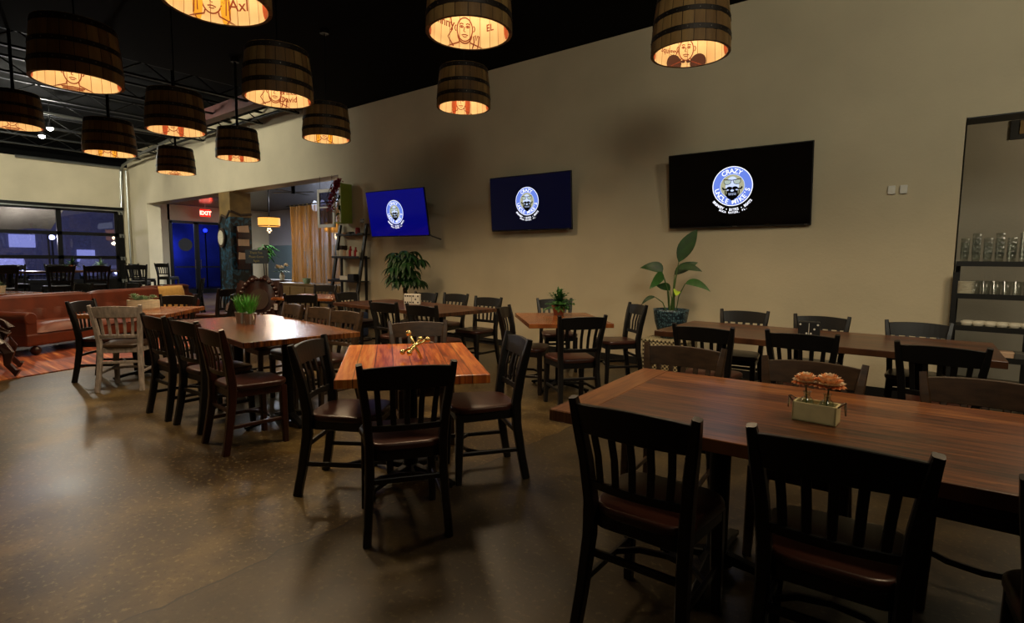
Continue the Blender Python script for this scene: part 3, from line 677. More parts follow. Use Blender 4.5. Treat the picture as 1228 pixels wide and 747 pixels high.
# ================================================================ BARREL LAMPS
BR = .31; BH = .44
def bprof(z):      # outer radius of the half barrel, widest at its open lower rim
    k = z/BH; return BR-.038*k**1.8
def make_barrel():
    t = thing('barrel_pendant', '', 'pendant lamp'); seg = 66
    s = MB()
    zs = [BH*i/8 for i in range(9)]
    for A in range(22):
        a0, a1 = 2*PI*A/22, 2*PI*(A+1)/22; dl = .0015*random.uniform(-1, 1)
        s.grid(lambda u, v: ((bprof(v*BH)+dl+.003*math.sin(PI*u)**.5)*math.cos(a0+(a1-a0)*u), (bprof(v*BH)+dl+.003*math.sin(PI*u)**.5)*math.sin(a0+(a1-a0)*u), v*BH), 3, 6)
    s.lathe([(BR-.022, 0), (BR+.001, 0)], seg=seg)
    s.build('staves', 'stave', t, smooth=True)
    s = MB(); s.lathe([(BR-.022, 0), (bprof(BH*.5)-.022, BH*.5), (bprof(BH)-.022, BH-.03)], seg=seg); s.build('inner_wall', 'stave_inner', t, smooth=True, recalc=False)
    MB().lathe([(0, BH-.03), (bprof(BH)-.01, BH-.03), (bprof(BH)-.01, BH-.008), (0, BH-.008)], seg=44).build('barrel_head', 'stave', t)
    for zc, hw in ((.105, .02), (.245, .02), (.41, .024)):
        s = MB(); r0, r1 = bprof(zc-hw)+.0035, bprof(zc+hw)+.0035
        s.lathe([(r0-.003, zc-hw), (r0+.0015, zc-hw), (r1+.0015, zc+hw), (r1-.003, zc+hw)], seg=66); s.mark(0)
        for k in range(22):
            a = 2*PI*(k+.5)/22; rr = bprof(zc)+.005; c, d = math.cos(a), math.sin(a); s.cyl((c*rr, d*rr, zc), (c*(rr+.004), d*(rr+.004), zc), .006, .004, seg=6)
        s.mark(1); o = s.build('hoop', 'hoop_iron', t); o.data.materials.append(MATS['rivet'])
    MB().cyl((0, 0, BH-.03), (0, 0, BH-.10), .022, seg=12).build('socket', 'black_metal', t)
    s = MB(); s.ball((0, 0, BH-.135), .033, sz=1.2); s.build('bulb', 'bulb_warm', t, smooth=True)
    return t
BP = make_barrel()
def inner(cx, cy, rot):
    # flat drawing coordinates (metres) wrapped on the inside of the barrel; x runs clockwise seen from above
    def fn(x, y):
        x *= 1.0; y = y-.03; z = min(max(y, .001), BH-.035); k = z/BH; r = bprof(z)-.0245
        a = rot - x/.288
        return ((r-.001)*math.cos(a), (r-.001)*math.sin(a), z)
    return fn
def portrait(t, rot, words=(), hair='ink_rust', style=0):
    fn = inner(0, 0, rot); ink = MB(); fill = MB(); dark = MB()
    h = .008
    # simple bust drawn in line: head, hair, brows, eyes, nose, mouth, neck and shoulders
    stroke(ink, arc(0, .17, .062, .085, 0, 360, 26), .009, fn)
    for sx in (-1, 1):
        stroke(ink, arc(sx*.024, .19, .013, .007, 0, 360, 10), .007, fn); stroke(ink, [(sx*.01, .208), (sx*.024, .214), (sx*.04, .207)], .008, fn)
        stroke(ink, [(sx*.04, .10), (sx*.045, .075), (sx*.10, .05), (sx*.14, .004)], .009, fn)
        stroke(ink, arc(sx*.068, .175, .012, .02, 90-sx*90-90, 90-sx*90+90, 8), .008, fn)
        blob(ink, sx*.024, .19, .005, .005, fn, n=8, rings=1)
    stroke(ink, [(0, .19), (-.009, .158), (.006, .154)], .007, fn)
    stroke(ink, [(-.025, .128), (-.008, .134), (.008, .134), (.026, .127)], .008, fn); stroke(ink, [(-.016, .12), (0, .116), (.016, .12)], .007, fn)
    if style == 0:      # long hair both sides
        for sx in (-1, 1): blob(fill, sx*.085, .14, .032, .13, fn)
        for sx in (-1, 1): stroke(ink, [(sx*.07, .26), (sx*.105, .18), (sx*.11, .06), (sx*.09, .01)], .009, fn); stroke(ink, [(sx*.09, .2), (sx*.085, .08)], .007, fn)
    elif style == 1:    # dark jacket and bow tie
        for sx in (-1, 1): blob(dark, sx*.105, .055, .07, .075, fn)
        for sx in (-1, 1): blob(dark, sx*.022, .075, .018, .012, fn)
        stroke(ink, arc(0, .245, .06, .03, 0, 180), .01, fn)
    elif style == 2:    # beard lines and raised hand
        stroke(ink, arc(0, .13, .055, .06, 180, 360), .010, fn); stroke(ink, [(.06, .02), (.075, .08), (.07, .12), (.085, .13), (.09, .09), (.105, .125), (.115, .12), (.108, .06), (.10, .01)], .009, fn)
        stroke(ink, [(-.12, .25), (-.10, .16), (-.14, .10), (-.09, .04)], .009, fn)
    else:               # hat with brim and striped shirt
        stroke(ink, [(-.11, .245), (-.05, .255), (.05, .255), (.11, .243)], .012, fn); blob(fill, 0, .28, .055, .035, fn)
        for k in range(4): stroke(ink, [(-.08+.01*k, .05-.012*k), (0, .06-.014*k), (.08-.01*k, .05-.012*k)], .008, fn)
    for (w, x, y, sz) in words:
        wm = MB(); add_text(wm, w, sz, lambda a, b, x=x, y=y: fn(a+x, b+y), offset=.0012); wm.build('ink_lettering', 'ink_brown', t, recalc=False)
    # second figure further round, mostly out of sight
    fn2 = inner(0, 0, rot-1.5); m2 = MB(); m3 = MB(); blob(m2, 0, .12, .06, .10, fn2); stroke(m2, arc(0, .12, .05, .09, 0, 360, 22), .010, fn2); stroke(m2, [(-.05, .02), (.02, .05), (.09, .01)], .010, fn2)
    fn3 = inner(0, 0, rot+1.45); stroke(m3, arc(0, .13, .06, .09, 0, 360, 22), .010, fn3); blob(m3, .02, .07, .05, .05, fn3); stroke(m3, [(-.07, .01), (-.05, .16), (.0, .2)], .010, fn3)
    m2.build('ink_marking', 'ink_rust', t, recalc=False); m3.build('ink_marking', 'ink_rust', t, recalc=False)
    ink.build('ink_marking', 'ink_brown', t, recalc=False)
    fill.build('ink_tint_marking', hair and MATS[hair], t, recalc=False)
    if len(dark.bm.verts): dark.build('ink_jacket_marking', 'ink_dark', t, recalc=False)
    else: dark.bm.free()
barrels = [  # x, y, z, style, tint, words, label
 (-3.61, 1.63, 2.94, 0, 'ink_yellow', [('Axl', .17, .12, .10)], 'largest barrel pendant, cut by the top edge, its yellow haired drawing inside'),
 (-5.58, 1.40, 2.79, 3, 'ink_rust', [], 'large barrel pendant at upper left hanging nearest of the left row'),
 (-5.01, 2.79, 2.88, 2, 'ink_rust', [('Prince', .13, .155, .065), ('David', .13, .085, .075)], 'barrel pendant with the name David written inside its rim'),
 (-7.11, 2.69, 2.85, 0, 'ink_rust', [], 'barrel pendant in the middle of the left cluster, above the red exit sign'),
 (-9.11, 2.60, 2.80, 0, 'ink_yellow', [], 'small barrel pendant with yellow drawing, right of the white spot lamps'),
 (-11.05, 4.15, 2.91, 3, 'ink_rust', [], 'smallest and lowest barrel pendant, near the far corner pipe'),
 (-8.63, 4.12, 2.91, 0, 'ink_rust', [], 'small barrel pendant just right of the smallest one'),
 (-6.66, 4.38, 3.00, 0, 'ink_yellow', [], 'barrel pendant hanging before the left end of the smooth long wall'),
 (-10.02, 1.79, 3.14, 3, 'ink_rust', [], 'barrel pendant cut by the left edge beside the white spot lamps'),
 (-2.81, 3.04, 3.03, 2, 'ink_rust', [('Johnny', -.20, .17, .085), ('EL', .21, .15, .07)], 'barrel pendant cut by the top edge with a raised hand drawing'),
 (-4.51, 4.79, 3.16, 0, 'ink_rust', [], 'barrel pendant right below the one with the raised hand drawing'),
 (-1.73, 4.52, 3.08, 1, 'ink_rust', [('Squiggy', -.16, .135, .062)], 'barrel pendant with bow tie drawing, rightmost before the wall'),
]
lamp_spots = []
bparts = list(kids(BP))
for i, (x, y, z, st, tint, words, lab) in enumerate(barrels):
    t = place(BP, USED, (x, y, z), 0, lab, 'barrel pendants')
    rot = math.atan2(y, x)           # the side facing away from the seats by the door carries the drawing
    t.rotation_euler = (0, 0, 0)
    if i == 0: PEND_DRAW = []
    PEND = (t, rot+.12, words, tint, st); lamp_spots.append((x, y, z)); PEND_DRAW.append(PEND)
    top = (HC if x > -10 else HL)-z
    s = MB(); s.cyl((0, 0, BH-.01), (0, 0, top-.02), .006 if x > -8 else .02, seg=10); s.cyl((0, 0, top-.03), (0, 0, top), .06, seg=16); DR = s.build('hanging_rod', 'black_metal'); DR['_p'] = i; DR.parent = t
for (t, rot, words, tint, st) in PEND_DRAW: portrait(t, rot, words, tint, st)
for o in bpy.data.objects:
    if '_p' in o: del o['_p']

# ================================================================ TELEVISIONS
def television(loc, w, yaw, tilt, screen, label, mono=False):
    h = w*9/16; t = thing('television', label, 'television', loc, yaw); t.rotation_euler = (tilt, 0, yaw); t['group'] = 'wall televisions'
    s = MB(); s.box((0, .015, 0), (w, .03, h)); s.box((0, .045, -.06*h), (w*.7, .04, h*.62)); s.build('case', 'black_paint', t, bevel=.004)
    sc_ = MB().box((0, -.003, .004), (w-.02, .008, h-.034)).build('screen', screen, t)
    s = MB(); s.box((0, -.009, -h/2+.012), (.05, .003, .006)); s.box((w/2-.05, -.009, -h/2+.014), (.03, .003, .007)); s.build('maker_mark', 'tin', t)
    # the badge shown on the screen, off the centre line as in the picture
    k = h/.93*.92; c = (-.02*w, .03*h)
    def L(d): return lambda x, y: (c[0]+x*k, -.0085-d, c[1]+y*k)
    def ring(r0, r1, d, m, nm):
        s = MB(); s.grid(lambda u, v: L(d)((r0+(r1-r0)*v)*math.cos(2*PI*u), (r0+(r1-r0)*v)*math.sin(2*PI*u)), 60, 1); s.build(nm, m, sc_, recalc=False)
    ring(.0, .255, .0, 'logo_white', 'badge_edge'); ring(.0, .245, .0008, 'logo_pale' if mono else 'logo_blue', 'badge_ring'); ring(.150, .156, .0016, 'logo_pale', 'badge_line'); ring(0, .15, .0012, 'logo_cream', 'badge_centre')
    tx = MB()
    def arc_text(word, size, r, mid, top, sp, d=.003, mb=tx):
        n = len(word)
        for i, chh in enumerate(word):
            a = mid + (i-(n-1)/2)*sp*(-1 if top else 1)
            ca, sa = math.cos(R(a)), math.sin(R(a))
            if top: f = lambda x, y, ca=ca, sa=sa: L(d)(r*ca+x*sa+y*ca, r*sa-x*ca+y*sa)
            else: f = lambda x, y, ca=ca, sa=sa: L(d)(r*ca-x*sa-y*ca, r*sa+x*ca-y*sa)
            if chh != ' ': add_text(mb, chh, size, f, offset=.0012)
    arc_text('CRAZY', .085, .168, 92, True, 15.5); arc_text('UNCLE MIKE\u2019S', .085, .228, 270, False, 13.6)
    tx.build('badge_lettering', 'logo_white', sc_, recalc=False); tx = MB()
    arc_text('BREWERY \u2022 BITES \u2022 BEATS', .046, .318, 270, False, 4.6, mb=tx); tx.build('badge_motto', 'logo_white', sc_, recalc=False); tx = MB(); arc_text('BOCA RATON, FL.', .034, .352, 272, False, 4.2, mb=tx)
    tx.build('badge_town', 'logo_white', sc_, recalc=False)
    # face: forehead, glasses, moustache and beard
    g = MB(); f = L(.0024)
    blob(g, 0, .005, .085, .12, f, n=28); g.build('badge_face', 'logo_pale', sc_, recalc=False)
    g = MB(); f = L(.0034)
    for sx in (-1, 1): blob(g, sx*.06, .055, .042, .028, f)
    g.build('badge_lenses', 'logo_glass', sc_, recalc=False)
    g = MB(); f = L(.004)
    for sx in (-1, 1):
        stroke(g, [(sx*.012, .068), (sx*.02, .082), (sx*.07, .09), (sx*.108, .088), (sx*.104, .05), (sx*.085, .027), (sx*.05, .025), (sx*.022, .038), (sx*.012, .068)], .007, f)
        stroke(g, [(sx*.005, -.018), (sx*.04, -.012), (sx*.075, -.035), (sx*.11, -.035), (sx*.125, -.01)], .022, f)
        blob(g, sx*.035, -.022, .035, .02, f)
    stroke(g, [(-.11, .092), (0, .078), (.11, .092)], .010, f)
    for k_ in range(9):
        u = -1+k_*.25; stroke(g, [(u*.085, -.05), (u*.088, -.09), (u*.06, -.125), (u*.02, -.15-.012*(1-abs(u)))], .014, f)
    stroke(g, arc(0, -.055, .09, .11, 180, 360), .014, f); blob(g, 0, -.10, .07, .07, f); blob(g, 0, -.15, .03, .035, f); g.build('badge_beard', 'logo_black', sc_, recalc=False)
    g = MB(); f = L(.005)
    blob(g, 0, -.055, .022, .014, f)
    for k_ in (-2, -1, 0, 1, 2): stroke(g, [(k_*.022, -.085), (k_*.02+.004, -.115)], .006, f)
    g.build('badge_mouth', 'logo_pale', sc_, recalc=False)
    return t
tv = television((-1.96, 6.70, 2.257), 1.60, .02, .1396*.9, 'screen_black', 'large wall television with black screen and round blue bearded badge, right of the others')
s = MB(); s.box((0, .075, 0), (.4, .03, .35)); s.build('wall_bracket', 'black_metal', tv)
tv = television((-4.93, 6.66, 2.255), 1.47, .029, .0756, 'screen_navy', 'middle wall television with dark navy screen and bright badge')
MB().box((0, .103, 0), (.4, .104, .2)).build('wall_bracket', 'black_metal', tv)
tv = television((-7.57, 6.33, 2.19), 1.45, .056, .169, 'screen_blue', 'wall television with deep blue screen tilted forward above the bushy plant')
s = MB(); s.tube([(.1, .06, 0), (.25, .25, 0), (.05, .43, .02)], .025); s.box((0, .437, .02), (.25, .07, .3)); s.build('swing_arm', 'black_metal', tv)
s = MB(); s.tube([(.66, .03, -.36), (.78, .0, -.41), (.95, .03, -.47)], .012); s.build('cable', 'black_paint', tv)

# two small white wall boxes
for x, lab in ((-.455, 'left of two small white wall switches by the doorway'), (-.355, 'right of two small white wall switches by the doorway')):
    t = thing('wall_switch', lab, 'switch', (x, WY-.012, 2.145)); MB().box((0, 0, 0), (.062, .024, .085)).build('plate', 'white_paint', t, bevel=.004, seg=2); MB().box((0, -.014, 0), (.03, .006, .045)).build('button', 'ivory', t)

# ================================================================ LOUNGE
def leather_sofa(loc, rot, L, label, n=2, arms=True):
    t = thing('leather_sofa', label, 'sofa', loc, rot)    # local x along the sofa, +y to the front
    s = MB(); s.box((0, 0, .22), (L, .82, .18)); s.build('base', 'leather', t, bevel=.03, seg=2)
    w = (L-.3)/n
    for k in range(n):
        cx = -L/2+.15+w*(k+.5)
        s = MB(); s.grid(lambda u, v: (cx-w/2+.01+(w-.02)*u, -.24+.66*v, .31+.13*(1-abs(2*u-1)**8)*(1-abs(2*v-1)**8)), 16, 10); s.build('seat_cushion', 'leather', t, smooth=True, recalc=False)
        s = MB()      # tufted back with rolled top
        def f(u, v):
            a = v*PI*1.15; dz = .045 if False else 0
            bt = -.018*max(0, math.cos(u*PI*2*5))*max(0, math.sin(v*PI*3))
            if v < .6: return (cx-w/2+.005+(w-.01)*u, -.23-.10*v+bt*-1-.0, .40+.36*v/.6)
            b = (v-.6)/.4*PI; return (cx-w/2+.005+(w-.01)*u, -.29-.09*(1-math.cos(b)), .76+.05*math.sin(b)*(1-abs(2*u-1)**10)-.0*b)
        s.grid(f, 30, 18); s.box((cx, -.40, .5), (w-.01, .06, .55)); s.build('back_cushion', 'leather', t, smooth=False)
    if arms:
        for sx in (-1, 1):
            s = MB(); s.box((sx*(L/2-.08), 0, .36), (.15, .8, .32)); s.cyl((sx*(L/2-.07), -.4, .52), (sx*(L/2-.07), .41, .52), .085, seg=20); s.build('arm', 'leather', t, bevel=.01)
    for sx in (-1, 1):
        for sy in (-.34, .36): MB().ball((sx*(L/2-.14), sy, .065), .065).build('foot', 'carved_wood', t, smooth=True)
    return t
ux, uy = -.46, .89
leather_sofa((-10.85, 2.92, .012), R(117-180), 3.15, 'long rust brown leather sofa with tufted back at the left')
leather_sofa((-13.1, 4.25, 0), R(117), 1.6, 'second leather sofa back just visible behind the long sofa')
t = thing('cushion', 'square tan cushion propped on the leather sofa back', 'cushion', (-11.12, 4.02, .62), R(-63))
s = MB()
for sg in (-1, 1): s.grid(lambda u, v: ((u-.5)*.56, sg*.075*(max(0, 1-(2*u-1)**4)*max(0, 1-(2*v-1)**4))**.5, (v-.5)*.5), 14, 14)
s.xform(Matrix.Rotation(R(12), 4, 'X')); s.build('cushion_cover', 'tan_cloth', t, smooth=True)
s = MB(); s.grid(lambda u, v: (-12.6+4.3*u, .2+ (v)*4.3 , .004), 2, 2); s.bm.clear()
c, d = math.cos(R(27)), math.sin(R(27))
P = [(-8.0, .6), (-8.55, 2.45), (-9.6, 4.3), (-12.4, 3.9), (-10.6, -.2), (-8.1, -.2)]
s.prism(P, 0.001, .012); tag(s.build('lounge_rug', 'rug_weave'), 'rust and orange streaked rug under the leather sofa', 'rug')
# carved armchair at the left edge
t = thing('carved_armchair', 'carved wooden armchair with dark leather seat, cut by the left edge', 'armchair', (-8.72, 1.05, .012), R(-12))
s = MB(); s.prism(rrect(.62, .58, .08), .30, .38); s.build('seat_frame', 'carved_wood', t, bevel=.015, seg=2)
s = MB(); s.grid(lambda u, v: (-.29+.58*u, -.27+.56*v, .38+.1*(1-abs(2*u-1)**6)*(1-abs(2*v-1)**6)), 12, 12); s.build('seat', 'leather_dark', t, smooth=True, recalc=False)
for sx in (-1, 1):
    s = MB(); s.sweep([(sx*.33, -.30, .66), (sx*.34, -.1, .68), (sx*.34, .12, .65), (sx*.35, .24, .57), (sx*.34, .30, .50), (sx*.33, .26, .44)], [(.035, .028)]*4+[(.045, .035), (.03, .03)]); s.sweep([(sx*.33, .2, .56), (sx*.32, .12, .46), (sx*.31, .16, .36)], (.025, .025)); s.build('arm', 'carved_wood', t)
    s = MB(); s.sweep([(sx*.29, .26, .36), (sx*.33, .31, .27), (sx*.31, .29, .14), (sx*.33, .35, .05), (sx*.34, .38, .03)], [(.05, .05), (.05, .05), (.032, .032), (.028, .028), (.045, .03)], (1, 0, 0)); s.build('leg', 'carved_wood', t)
    s = MB(); s.sweep([(sx*.28, -.26, .36), (sx*.29, -.31, .18), (sx*.3, -.38, .02)], [(.035, .035), (.028, .028), (.024, .024)], (1, 0, 0)); s.build('leg', 'carved_wood', t)
    MB().box((sx*.31, -.05, .5), (.04, .42, .26)).build('side_panel', 'leather_dark', t, bevel=.012)
s = MB(); s.grid(lambda u, v: (-.30+.6*u, -.28-.12*v+.02*math.sin(u*PI), .38+.5*v), 10, 8); s.build('backrest', 'leather_dark', t, solid=.05)
s = MB(); s.sweep([(-.32, -.29, .4), (-.34, -.38, .8), (-.2, -.42, .93), (0, -.43, 1.0), (.2, -.42, .93), (.34, -.38, .8), (.32, -.29, .4)], (.03, .03), (0, -1, 0)); s.build('back_frame', 'carved_wood', t)
# carved throne like chair before the letter board
t = thing('carved_armchair', 'ornate carved high back armchair behind the grass pot table', 'armchair', (-8.5, 4.25, 0), R(232))
def crest(u):
    return .98+.10*math.sin(u*PI)+.035*math.cos(u*PI*6)
s = MB()
s.grid(lambda u, v: (-.30+.6*u, -.28-.1*v, .42+(crest(u)-.42)*v), 24, 10); s.build('backrest', 'carved_wood', t, solid=.06)
s = MB()
s.grid(lambda u, v: (.15*math.cos(2*PI*u)*v, -.235-.1*(.55+.25*math.sin(2*PI*u)*v)+.035, .72+.17*math.sin(2*PI*u)*v), 24, 4); s.build('back_pad', 'leather_dark', t, solid=.03)
s = MB()
for k in range(26):
    a = 2*PI*k/26; s.ball((.27*math.cos(a), -.245-.1*(.5+.4*math.sin(a))+.03, .76+.29*math.sin(a)), .028+.008*(k % 2), seg=8)
s.sweep([(-.31, -.27, .42), (-.34, -.33, .7), (-.31, -.37, .98)], (.03, .03), (0, -1, 0)); s.sweep([(.31, -.27, .42), (.34, -.33, .7), (.31, -.37, .98)], (.03, .03), (0, -1, 0)); s.build('carving', 'carved_wood', t)
s = MB(); s.prism(rrect(.64, .56, .08), .3, .47); s.build('seat', 'leather', t, bevel=.03, seg=2)
for sx in (-1, 1):
    s = MB(); s.sweep([(sx*.32, -.3, .68), (sx*.34, 0, .70), (sx*.34, .24, .66), (sx*.34, .28, .58)], (.032, .03)); s.sweep([(sx*.33, .2, .66), (sx*.31, .17, .4)], (.022, .022)); s.build('arm', 'carved_wood', t)
    for yy in (.24, -.24): s = MB(); s.sweep([(sx*.27, yy, .33), (sx*.3, yy*1.15, .18), (sx*.29, yy*1.2, 0)], [(.035, .035), (.03, .03), (.028, .028)], (1, 0, 0)); s.build('leg', 'carved_wood', t)

# ================================================================ PLANTS AND TABLE PIECES
def leaf(s, base, direc, L, W, droop=.5, fold=.15, n=7, side=None):
    d = Vector(direc).normalized(); b = Vector(base); side = d.cross(Vector((0, 0, 1))) if side is None else Vector(side)
    side = side.normalized() if side.length > .05 else Vector((1, 0, 0)); rows = []
    p = b.copy(); el = d.copy()
    for i in range(n+1):
        u = i/n; w = W*math.sin(PI*u)**.8*(1-.25*u)
        if i in (0, n): w = W*.03
        nrm = side.cross(el).normalized()
        rows.append([s.bm.verts.new(p-side*w/2+nrm*w*fold), s.bm.verts.new(p), s.bm.verts.new(p+side*w/2+nrm*w*fold)])
        el = (el+Vector((0, 0, -droop/n))).normalized(); p = p+el*L/n
    for A, B in zip(rows, rows[1:]):
        s._f([A[0], B[0], B[1], A[1]]); s._f([A[1], B[1], B[2], A[2]])
# tall broad leaved plant on the lattice box
t = thing('lattice_stool', 'cream lattice box used as a plant stand against the wall', 'plant stand', (-2.46, 6.15, 0), R(2))
MB().box((0, 0, .25), (.5, .48, .46)).build('body', 'lattice', t, bevel=.01); MB().box((0, 0, .49), (.52, .5, .025)).build('lid', 'lattice', t, bevel=.006)
t = thing('potted_plant', 'tall broad leaved plant in a speckled blue pot on the lattice box', 'plant', (-2.47, 6.17, .5025))
s = MB(); s.lathe([(0, 0), (.11, 0), (.15, .08), (.185, .2), (.20, .31), (.205, .34), (.185, .34), (.175, .30), (0, .29)], seg=36); s.build('pot', 'speckled_blue', t, smooth=True)
MB().cyl((0, 0, .285), (0, 0, .305), .175, seg=24).build('soil', 'soil', t)
big = [((0.02, 0), (.07, .55), (.35, .1, 1.0), .42, .20, .5, 'leaf_dark'), ((-.03, .02), (-.14, .42), (-.5, -.2, .75), .30, .19, 1.6, 'leaf_dark'), ((0, -.03), (-.07, .36), (-.15, -.8, .35), .34, .19, 1.5, 'leaf_mid'),
       ((.04, 0), (.06, .48), (.9, .0, .35), .30, .11, .9, 'leaf_dark'), ((.05, .02), (.14, .30), (.95, -.1, .45), .34, .12, 1.3, 'leaf_mid'), ((-.05, 0), (-.20, .13), (-.8, -.2, .1), .22, .08, 1.5, 'leaf_dark'),
       ((0, .03), (0, .40), (.55, .2, .6), .30, .14, .6, 'leaf_dark'), ((.03, -.02), (.08, .22), (.2, -.7, .2), .15, .10, 1.2, 'leaf_new'), ((-.01, 0), (-.02, .22), (-.3, -.4, .5), .2, .12, 1.0, 'leaf_dark')]
for (bx_, by_), (tx_, tz_), dr, L_, W_, dp, m_ in big:
    s = MB(); p0 = Vector((bx_, by_, .29)); p1 = Vector((tx_, by_*2, .34+tz_)); mid = (p0+p1)/2+Vector((-.02*(tx_ > 0)+.02*(tx_ < 0), 0, .03)); s.tube([p0, mid, p1], [.009, .007, .005]); st = s.build('stem', 'stem_green', t)
    s = MB(); leaf(s, p1, dr, L_, W_, dp, fold=.12, n=9, side=(Vector(dr).normalized().cross(Vector((.38, -.92, .12)))*.9+Vector(dr).normalized().cross(Vector((0, 0, 1)))*.35)); s.build('leaf', m_, st, smooth=True, recalc=False)
# money tree by the blue television
t = thing('potted_plant', 'bushy plant with drooping leaves and braided trunk under the blue television', 'plant', (-7.22, 6.22, 0))
s = MB(); s.lathe([(0, 0), (.15, 0), (.19, .25), (.20, .34), (.175, .34), (.17, .3), (0, .3)], seg=28); s.build('pot', 'lattice', t, smooth=True)
s = MB()
for k in range(3): s.tube([(.028*math.cos(k*2.1+i*.9), .028*math.sin(k*2.1+i*.9), .28+i*.085) for i in range(11)], .018)
s.build('trunk', 'bark', t)
s = MB(); rnd = random.Random(3)
for k in range(46):
    a = rnd.uniform(0, 2*PI); el = rnd.uniform(-.1, 1.3); r = rnd.uniform(.10, .30); z = 1.06+rnd.uniform(-.05, .48)
    b = Vector((r*math.cos(a)*math.cos(el*.6), r*math.sin(a)*math.cos(el*.6), z))
    s.tube([Vector((0, 0, 1.0)), b*.6+Vector((0, 0, .42)), b], .004)
    for q in range(6):
        aa = a+(q-2.5)*.62; leaf(s, b, (math.cos(aa), math.sin(aa), rnd.uniform(-.3, .25)), rnd.uniform(.19, .29), .078, 1.5, .12, 5)
s.build('foliage', 'leaf_dark', t, recalc=False)
# fern in terracotta
t = thing('potted_plant', 'small green fern in a terracotta pot on the square table', 'plant', (-3.42, 5.22, TH))
s = MB(); s.lathe([(0, 0), (.055, 0), (.078, .09), (.085, .09), (.085, .115), (.07, .115), (.066, .1), (0, .1)], seg=28); s.build('pot', 'terracotta', t)
s = MB(); rnd = random.Random(5)
for k in range(60):
    a = rnd.uniform(0, 2*PI); e = rnd.uniform(.1, 1.5); d_ = Vector((math.cos(a)*math.cos(e), math.sin(a)*math.cos(e), math.sin(e)+.1)).normalized(); L_ = rnd.uniform(.11, .19)
    p = Vector((0, 0, .1)); pts = [p]
    for i in range(5): d_ = (d_+Vector((0, 0, -.13))).normalized(); p = p+d_*L_/5; pts.append(p)
    s.tube(pts, .0018)
    for q in pts[1:]:
        for sg in (-1, 1):
            sd = d_.cross(Vector((0, 0, 1)))*sg; leaf(s, q, sd+d_*.8, .055, .026, .6, .1, 3)
s.build('foliage', 'leaf_mid', t, recalc=False)
# succulent planter
t = thing('succulent_planter', 'pale succulent in an oval birch bark planter on the small brown table', 'plant', (-7.42, 2.36, TH), R(55))
s = MB(); s.lathe([(0, 0), (.115, 0), (.125, .02), (.125, .11), (.11, .11), (.105, .09), (0, .09)], seg=30, sx=1.35, sy=.8); s.build('planter', 'birch', t)
s = MB(); rnd = random.Random(8)
for k in range(9):
    c0 = Vector((rnd.uniform(-.11, .11), rnd.uniform(-.05, .05), .10+rnd.uniform(0, .05)))
    for q in range(16): a = q*2.4; e = .2+q*.07; leaf(s, c0, (math.cos(a)*math.cos(e), math.sin(a)*math.cos(e), math.sin(e)), .075-.002*q, .032, .1, .2, 3)
s.build('foliage', 'leaf_pale', t, recalc=False)
# grass in two tin pails
for dx, dy, lab in ((0, 0, 'bright green grass in a tin pail, right pail of the pair'), (-.15, -.01, 'bright green grass in a tin pail, left pail of the pair')):
    t = thing('grass_pail', lab, 'plant', (-5.08+dx, 2.48+dy, TH), 0, 'grass pails on the long brown table')
    s = MB(); s.lathe([(0, 0), (.042, 0), (.056, .10), (.06, .103), (.052, .103), (.04, .09), (0, .088)], seg=24); s.build('pail', 'tin', t)
    s = MB(); s.tube([(-.055, 0, .09), (-.08, 0, .05), (-.05, 0, .03)], .003); s.tube([(.055, 0, .09), (.08, 0, .05), (.05, 0, .03)], .003); s.build('handle', 'tin', t)
    s = MB(); rnd = random.Random(int(abs(dx)*100)+2)
    for k in range(110):
        a = rnd.uniform(0, 2*PI); r = rnd.uniform(0, .038); b = Vector((r*math.cos(a), r*math.sin(a), .085)); leaf(s, b, (math.cos(a)*rnd.uniform(.05, .4), math.sin(a)*rnd.uniform(.05, .4), 1), rnd.uniform(.12, .22), .008, .5, .2, 4)
    s.build('grass_blades', 'leaf_bright', t, recalc=False)
# gold jack
t = thing('gold_jack', 'oversized gold toy jack standing on the small orange brown table', 'ornament', (-2.55, 2.27, TH), R(20))
M_ = Matrix.Rotation(R(18), 3, 'X') @ Matrix.Rotation(R(-12), 3, 'Y')
ax = [Vector((1, .15, .52)).normalized(), Vector((-.55, .1, .85)).normalized(), Vector((-.1, 1, .35)).normalized()]
h_ = .092
low = 1e9; ends = []
for i, a in enumerate(ax):
    for sg in (1, -1): ends.append((a*sg*h_, not (i == 1 and sg == -1)))
low = min((e.z-(.018 if b else .008)) for e, b in ends); o_ = Vector((0, 0, -low))
s = MB()
for a in ax: s.cyl(o_-a*h_, o_+a*h_, .0095, seg=14)
s.ball(o_, .017); s.build('arms', 'gold', t, smooth=True)
for e, b in ends:
    if b: MB().ball(o_+e, .018, seg=16).build('ball_tip', 'gold', t, smooth=True)
# dominoes
def domino(loc, rot, body, dots, pl, pr, label, w=.235, h=.145, th=.05):
    t = thing('domino_block', label, 'ornament', loc, rot)
    MB().box((0, 0, h/2), (w, th, h)).build('block', body, t, bevel=.006, seg=2)
    s = MB()
    s.box((0, -th/2-.001, h/2), (.004, .003, h*.8))
    for side, pts in ((-1, pl), (1, pr)):
        for (a, b) in pts: s.cyl((side*w/4+a*w*.15, -th/2-.002, h/2+b*h*.3), (side*w/4+a*w*.15, -th/2+.002, h/2+b*h*.3), .0115*w/.235, seg=14)
    s.build('pips', dots, t)
domino((-5.72, 5.05, TH), R(22), 'ivory', 'dark_dot', [(-1, 1), (0, 1), (1, 1), (-1, -1), (0, -1), (1, -1)], [(-1, 1), (1, 1), (0, 0), (-1, -1), (1, -1)], 'white domino block with black pips on the dark table')
domino((-.86, 5.22, TH), R(6), 'black_paint', 'ivory', [(-1, 1), (1, -1)], [(0, 0), (1, 1), (-1, -1)], 'black domino block with white pips on the wall side table', w=.165, h=.125, th=.07)
